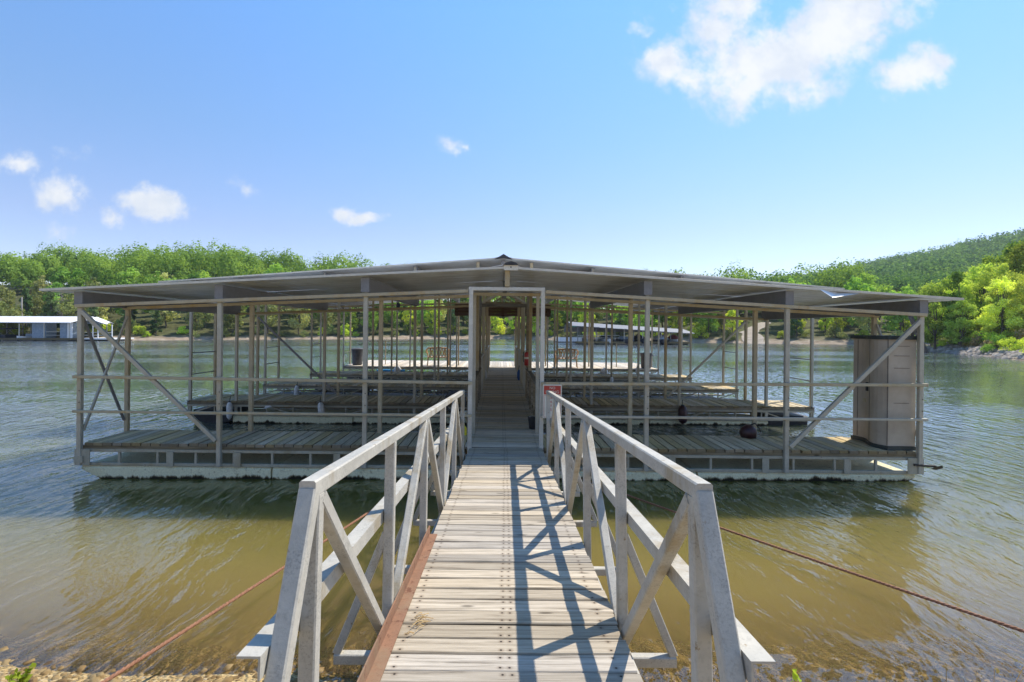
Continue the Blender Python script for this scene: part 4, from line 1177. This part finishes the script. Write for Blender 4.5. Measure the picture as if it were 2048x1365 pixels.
# fire extinguisher on the timber post
e = dthing('fire_extinguisher', .665, 13.10, .86, 'red fire extinguisher mounted on a timber post beside the walkway', 'fire extinguisher')
b = MB(); b.smooth = True; b.lathe([(.05, 0), (.06, .01), (.06, .30), (.045, .34), (.02, .36)], 14).build('cylinder', M['red'], e)
MB().lathe([(.0608, .17), (.0608, .22)], 14).build('label_band', M['sign_cream'], e)
MB().box(-.018, .018, -.018, .018, .361, .40).build('valve', M['tan'], e)
MB().bar((-.02, -.02, .41), (.09, -.03, .43), .02, .012).build('handle', M['black'], e)
MB().tube([(-.02, 0, .39), (-.08, -.01, .34), (-.085, -.01, .15), (-.07, -.02, .08)], .011, 6).build('hose', M['black'], e)

# things hanging beside the walkway
for x, mat, lab, nm in ((-.60, 'white_vinyl', 'white bag hanging on the left railing of the walkway', 'bag'), (.67, 'blue', 'blue bag hanging on the right railing of the walkway', 'bag')):
    e = dthing('hanging_bag', x, 17.6, .02, lab, nm)
    b = MB(); b.loft([[(x_ * s_ + dx, y_ * s_, z) for x_, y_ in ((-.10, -.09), (.10, -.09), (.10, .09), (-.10, .09))] for s_, z, dx in ((.7, 0, 0), (1.05, .08, .01), (1.0, .26, 0), (.55, .36, -.01))]); b.build('body', M[mat], e)
    MB().tube([(-.05, 0, .36), (-.03, 0, .5), (.03, 0, .5), (.05, 0, .36)], .012, 5).build('strap', M['dark_rubber'], e)
e = dthing('broom_bucket', .60, 9.05, .01, 'black bucket standing on the right edge of the walkway just inside the dock', 'bucket')
MB().lathe([(.085, 0), (.11, .20), (.115, .20), (.115, .215), (.10, .215), (.08, .02)], 14).build('body', M['black'], e)
MB().tube([(-.11, 0, .2), (-.06, -.08, .24), (.06, -.08, .24), (.11, 0, .2)], .006, 5).build('handle', M['galv'], e)
e = dthing('yellow_jug', -.64, 8.5, -.04, 'small yellow jug half hidden behind the left door post', 'jug')
MB().lathe([(.05, 0), (.065, .03), (.065, .15), (.03, .20), (.022, .24)], 12).build('body', M['yellow'], e)
MB().lathe([(.024, .241), (.024, .262)], 10).build('cap', M['black'], e)
e = dthing('hose_reel', -.74, 8.0, .62, 'dark coiled hose hung behind the end of the left handrail', 'hose')
for k in range(4): MB().tube([(math.cos(a) * (.14 + .01 * k), .02 * k, math.sin(a) * (.15 + .01 * k)) for a in np.linspace(0, 6.28, 17)], .014, 6).build('coil', M['dark_rubber'], e)
MB().bar((0, .03, -.16), (.2, .03, -.16), .04, .04).build('bracket', M['truss'], e)
e = dthing('hoist', -2.72, 13.14, 2.42, 'small dark chain hoist hanging from a header at the left', 'hoist')
MB().lathe([(.03, .05), (.05, .02), (.05, -.10), (.02, -.14)], 10).build('body', M['black'], e)
MB().tube([(0, 0, .05), (.03, 0, .12), (-.02, 0, .18)], .012, 5).build('chain', M['rafter'], e)
MB().tube([(0, 0, -.14), (.03, 0, -.2), (0, 0, -.24), (-.03, 0, -.21)], .008, 5).build('hook', M['rafter'], e)
e = dthing('pool_float', -5.2, 23.4, -.20, 'bright blue float stowed under the edge of the far platform', 'float')
MB().tube([(-.6, 0, 0), (-.2, .05, .02), (.3, 0, -.01), (.7, .04, .02)], .05, 8).build('body', M['sky_blue'], e)
e = dthing('pool_float', -4.5, 12.0, -.13, 'small white rag caught under the second finger at the left', 'rag')
MB().loft([[(x_ * s_ - 1.1, y_, z_ * s_) for x_, y_, z_ in ((-.08, 0, -.03), (.1, .02, 0), (.06, .03, .04), (-.06, .02, .03))] for s_ in (.4, 1.0)]).build('body', M['white_vinyl'], e)

# ------------------------------------------------------------------ docks and boats across the lake
def boat_hull(mb, L, W, H, bow=.3):
    rings = []
    for k in range(9):
        t_ = k / 8; w_ = W / 2 * (1 - max(0, (t_ - .55) / .45) ** 2 * .92); kz = max(0, (t_ - .6) / .4) ** 2 * bow
        y = -L / 2 + L * t_
        rings.append([(-w_, y, H + kz * .5), (-w_ * .85, y, H * .35 + kz * .6), (0, y, kz * .8), (w_ * .85, y, H * .35 + kz * .6), (w_, y, H + kz * .5)])
    return mb.loft(rings)
def runabout(x, y, rz, L, hull, cover, label, covered=True, group='boats under the far docks'):
    e = tag(empty('motor_boat', (x, y, -.12), (0, 0, rz)), label, 'boat', group)
    b = MB(); boat_hull(b, L, L * .38, .85); b.build('hull', M[hull], e)
    if covered:
        c = MB(); rings = []
        for k in range(8):
            t_ = k / 7; yv = -L * .5 + L * .98 * t_; w_ = L * .195 * (1 - max(0, (t_ - .5) / .5) ** 2 * .9); hh = .86 + .75 * math.sin(math.pi * min(1, t_ * .8 + .15)) ** 1.2
            rings.append([(-w_, yv, .88 + .1 * t_), (-w_ * .6, yv, .88 + (hh - .88) * .75), (0, yv, hh + .1), (w_ * .6, yv, .88 + (hh - .88) * .75), (w_, yv, .88 + .1 * t_)])
        c.loft(rings); c.build('canvas_cover', M[cover], e)
    else:
        MB().box(-L * .12, L * .12, -.1 * L, .02 * L, .86, 1.25).build('console', M[cover], e)
        ws_ = MB(); ws_.loft([[(-L * .14, .05 * L + a, z), (L * .14, .05 * L + a, z), (L * .12, .09 * L + a, z), (-L * .12, .09 * L + a, z)] for z, a in ((.88, 0), (1.35, -.15))]); ws_.build('windshield', M['panel_blue'], e)
    mo = MB(); mo.box(-.2, .2, -L * .5 - .45, -L * .5 - .02, .5, 1.25); mo.build('outboard_motor', M['black'], e)
def pontoon(x, y, rz, L, panel, label, group='boats under the far docks', top=None):
    e = tag(empty('pontoon_boat', (x, y, -.1), (0, 0, rz)), label, 'boat', group)
    for sx in (-.9, .9): MB().tube([(sx, -L / 2, .12), (sx, L * .42, .12), (sx, L / 2, .3)], [.28, .28, .08], 10).build('pontoon', M['bright'], e)
    MB().box(-1.2, 1.2, -L / 2, L / 2, .42, .50).build('deck', M['bin_grey'], e)
    for sx in (-1, 1): MB().box(sx * 1.17 - .03, sx * 1.17 + .03, -L * .42, L * .42, .501, 1.15).build('fence_panel', M[panel], e)
    MB().box(-1.13, 1.13, -L * .44, -L * .41, .501, 1.15).build('fence_panel', M[panel], e)
    MB().box(-1.13, 1.13, L * .41, L * .44, .501, 1.15).build('fence_panel', M[panel], e)
    if top:
        tp_ = MB(); tp_.loft([[(-1.15, a, z), (1.15, a, z), (1.15, a, z + .05), (-1.15, a, z + .05)] for a, z in ((-L * .3, 2.1), (-L * .05, 2.3), (L * .2, 2.15))]); tp_.build('canvas_top', M[top], e)
        for sx in (-1.1, 1.1): MB().tube([(sx, -L * .3, 2.1), (sx, -L * .05, .9), (sx, L * .2, 2.15)], .03, 5).build('top_frame', M['bright'], e)
    MB().box(-.25, .25, -L / 2 - .5, -L / 2 - .02, .3, 1.1).build('outboard_motor', M['black'], e)

# left: long white roofed dock
D0 = 88.0
ld = tag(empty('far_boat_dock', (-84, D0, 0)), 'long boat dock with low white roof at the left across the lake', 'boat dock')
MB().box(-18, 9.1, -1, 7, .15, .5).build('deck', M['dock_wood'], ld)
MB().box(9.12, 15.0, .5, 6, .25, .5).build('deck', M['white_paint'], ld)
for k in range(9): MB().box(-17.6 + k * 3.0, -15.3 + k * 3.0, -.9, 6.5, -.4, .149).build('float', M['black'], ld)
wr = empty('roof'); wr.parent = ld
for k in range(14):
    x0 = -19 + k * 2.05
    pn = MB(); pn.loft([[(x0, -1.8, 3.15), (x0 + 2.03, -1.8, 3.15), (x0 + 2.03, -1.8, 3.24), (x0, -1.8, 3.24)], [(x0, 3, 4.28), (x0 + 2.03, 3, 4.28), (x0 + 2.03, 3, 4.37), (x0, 3, 4.37)], [(x0, 8, 3.15), (x0 + 2.03, 8, 3.15), (x0 + 2.03, 8, 3.24), (x0, 8, 3.24)]])
    pn.build('roof_panel', M['roof_white'], wr)
gz_ = MB()   # small open shelter at the end, its own gable
gz_.loft([[(9.75, 3.2, 4.2), (10.3, 3.2, 4.25), (12.6, 3.2, 3.4)], [(9.75, -.6, 3.2), (12.2, -.6, 3.75), (15.0, -.6, 2.95)]], cap=False)
o = gz_.build('porch_roof', M['roof_white'], ld); o.modifiers.new('thick', 'SOLIDIFY').thickness = .08
def fpost(e, x, y, z0, z1, mat='bright', s=.12): MB().bar((x, y, z0), (x, y, z1), s, s, up=(0, 1, 0)).build('post', M[mat], e)
for k in range(19): fpost(ld, -17.5 + k * 1.45, -.7 if k % 3 == 0 else 3.0, .5, 3.3, 'bright' if k % 3 == 0 else 'rafter', .13)
for x in (9.9, 11.6, 12.5, 15.0): fpost(ld, x, .7, .5, 3.3 if x < 13 else 2.9, 'white_paint', .14)
for x in (10.2, 14.0): fpost(ld, x, 5.6, .5, 3.2, 'rafter', .13)
for x0, x1 in ((2.0, 4.45), (6.9, 8.1)): MB().box(x0, x1, -.6, 1.5, .501, 3.2).build('locker', M['panel_blue'], ld)
MB().box(8.2, 9.05, -.62, -.5, .501, 3.1).build('white_panel', M['white_paint'], ld)
for z in (1.0, 1.5): MB().bar((9.2, .55, z), (15.0, .55, z), .06, .06).build('rail', M['white_paint'], ld)
for z in (1.0, 1.6): MB().bar((4.5, -.6, z), (6.85, -.6, z), .06, .06).build('rail', M['bright'], ld)
runabout(-84.2, D0 + 1.6, math.pi, 5.2, 'white_paint', 'panel_blue', 'white motor boat under the white roof beside the blue locker', False)
pontoon(-88.3, D0 + 2.2, .05, 6.0, 'dark_hull', 'pontoon boat with dark top at the far left under the white roof', top='dark_canvas')
runabout(-78.3, D0 + 3, math.pi, 4.4, 'bin_grey', 'dark_canvas', 'covered boat between the two blue lockers of the white roofed dock')

# right: dark covered dock full of boats
D1 = 78.0
rd = tag(empty('far_boat_dock', (19, D1, 0)), 'dark covered boat dock crowded with boats beyond the right side of the platform', 'boat dock')
MB().box(-7.2, 10.6, 0, 8, .15, .45).build('deck', M['dock_wood'], rd)
for k in range(6): MB().box(-7 + k * 3.0, -4.8 + k * 3.0, .1, 7.5, -.4, .149).build('float', M['black'], rd)
wr = empty('roof'); wr.parent = rd
for k in range(9):
    x0 = -8.0 + k * 2.1; za, zb = 3.42 - .062 * (x0 + 8) , 3.42 - .062 * (x0 + 10.1)
    pn = MB(); pn.loft([[(x0, -1, za - .6), (x0 + 2.08, -1, zb - .55), (x0 + 2.08, -1, zb - .47), (x0, -1, za - .52)], [(x0, 4, za + .1), (x0 + 2.08, 4, zb + .1), (x0 + 2.08, 4, zb + .18), (x0, 4, za + .18)], [(x0, 9, za - .6), (x0 + 2.08, 9, zb - .55), (x0 + 2.08, 9, zb - .47), (x0, 9, za - .52)]])
    pn.build('roof_panel', M['rafter'], wr)
MB().box(-8.05, 10.4, 8.7, 8.8, 1.9, 2.7).build('rear_valance', M['rafter'], rd)
for k in range(13):
    fpost(rd, -7.0 + k * 1.45, .1, .45, 2.9 - .085 * k, 'bright' if k % 2 else 'rafter', .11)
    fpost(rd, -7.0 + k * 1.45, 7.8, .45, 2.9 - .085 * k, 'rafter', .11)
MB().box(-8.3, -7.3, -.3, 0, 2.7, 2.85).build('corner_light', M['green_trim'], rd)
for z in (1.0, 1.4): MB().bar((-7, .02, z), (-.5, .02, z), .06, .06).build('rail', M['bright'], rd)
pontoon(10.9, D1 + 2.4, 1.5, 4.6, 'white_paint', 'white pontoon boat moored at the left end of the dark far dock')
runabout(14.2, D1 + 2.5, math.pi, 5.0, 'dark_hull', 'red_canvas', 'boat with red cover near the left end of the dark far dock')
runabout(17.0, D1 + 2.5, math.pi, 5.2, 'white_paint', 'dark_canvas', 'white hulled boat under dark cover inside the dark far dock')
runabout(19.6, D1 + 2.0, math.pi + .1, 5.4, 'dark_hull', 'panel_blue', 'dark boat with open console in the middle of the dark far dock', False)
runabout(22.2, D1 + 2.2, math.pi, 5.2, 'dark_hull', 'dark_canvas', 'black covered boat beside the silver covered one in the dark far dock')
runabout(25.6, D1 + 1.8, math.pi - .2, 6.4, 'dark_hull', 'silver_canvas', 'large boat under a silver cover at the right of the dark far dock')
runabout(28.0, D1 + 3.0, math.pi - .1, 4.6, 'white_paint', 'red_canvas', 'small boat under a dark red cover at the right end of the far dock')

# ------------------------------------------------------------------ weeds along the near shore
def weed(x, y, h, n, lf, label, cat='weed', stem='leaf_dry', seed=0, spread=.12, leafy=14, size=.035):
    r_ = np.random.RandomState(seed); e = tag(empty('weed', (x, y, float(near_z(np.array(x), np.array(y))))), label, cat)
    st = MB(); pts = []
    for k in range(n):
        a = r_.rand() * 6.28; q_ = spread * r_.rand(); hh = h * (.55 + .45 * r_.rand())
        p2 = (math.cos(a) * q_, math.sin(a) * q_, hh)
        st.tube([(math.cos(a) * .01, math.sin(a) * .01, -.03), (p2[0] * .35, p2[1] * .35, hh * .55), p2], [.004, .003, .0018], 4)
        for j in range(leafy):
            t_ = .35 + .65 * r_.rand(); pts.append((p2[0] * t_ + r_.normal() * .012, p2[1] * t_ + r_.normal() * .012, hh * t_))
    st.build('stem', M[stem], e)
    if leafy:
        P = np.array(pts); V, Q = leaf_quads(P, r_.normal(size=P.shape), size, r_)
        link('leaves', np_mesh('leaves', V, Q, M[lf]), e)
weed(-2.88, 2.98, .20, 5, 'leaf_yellow', 'small pale green weed standing in the gravel at the left water edge', seed=1)
weed(2.34, 2.62, .60, 2, 'leaf_dry', 'tallest single dry weed stem on the right shore', seed=2, leafy=3, spread=.03, size=.018)
weed(1.57, 2.62, .40, 6, 'leaf_yellow', 'green leafy weed clump on the right shore close to the railing foot', seed=3)
weed(2.12, 2.62, .38, 6, 'leaf_yellow', 'low yellowish weed clump at the right shore edge', seed=4)
weed(2.60, 2.64, .56, 5, 'leaf_dry', 'brown dry weed with small seed heads on the right shore', seed=5, leafy=5, spread=.14, size=.022)
weed(2.46, 2.60, .42, 2, 'leaf_dry', 'short reddish dry weed between two taller stems', seed=6, leafy=4, spread=.05, size=.022)
weed(.99, 2.45, .50, 3, 'leaf_yellow', 'thin weed growing up beside the right railing leg', seed=7, leafy=6, spread=.06, size=.03)
weed(-.80, 3.55, .55, 6, 'leaf_dry', 'dry grass stalks rising behind the left railing', seed=8, leafy=2, spread=.3, size=.012)

# ------------------------------------------------------------------ summer haze over the lake
hz = MB(); hz.box(-520, 900, -40, 900, -3, 150)
m = bpy.data.materials.new('haze'); m.use_nodes = True; t = NT(m.node_tree); t.n.clear()
pv = t.new('ShaderNodeVolumePrincipled'); pv.inputs['Color'].default_value = (.80, .88, .97, 1); pv.inputs['Density'].default_value = .0002; pv.inputs['Anisotropy'].default_value = .3
o = t.new('ShaderNodeOutputMaterial'); t.l.new(pv.outputs[0], o.inputs['Volume'])
tag(hz.build('haze', m), kind='stuff')
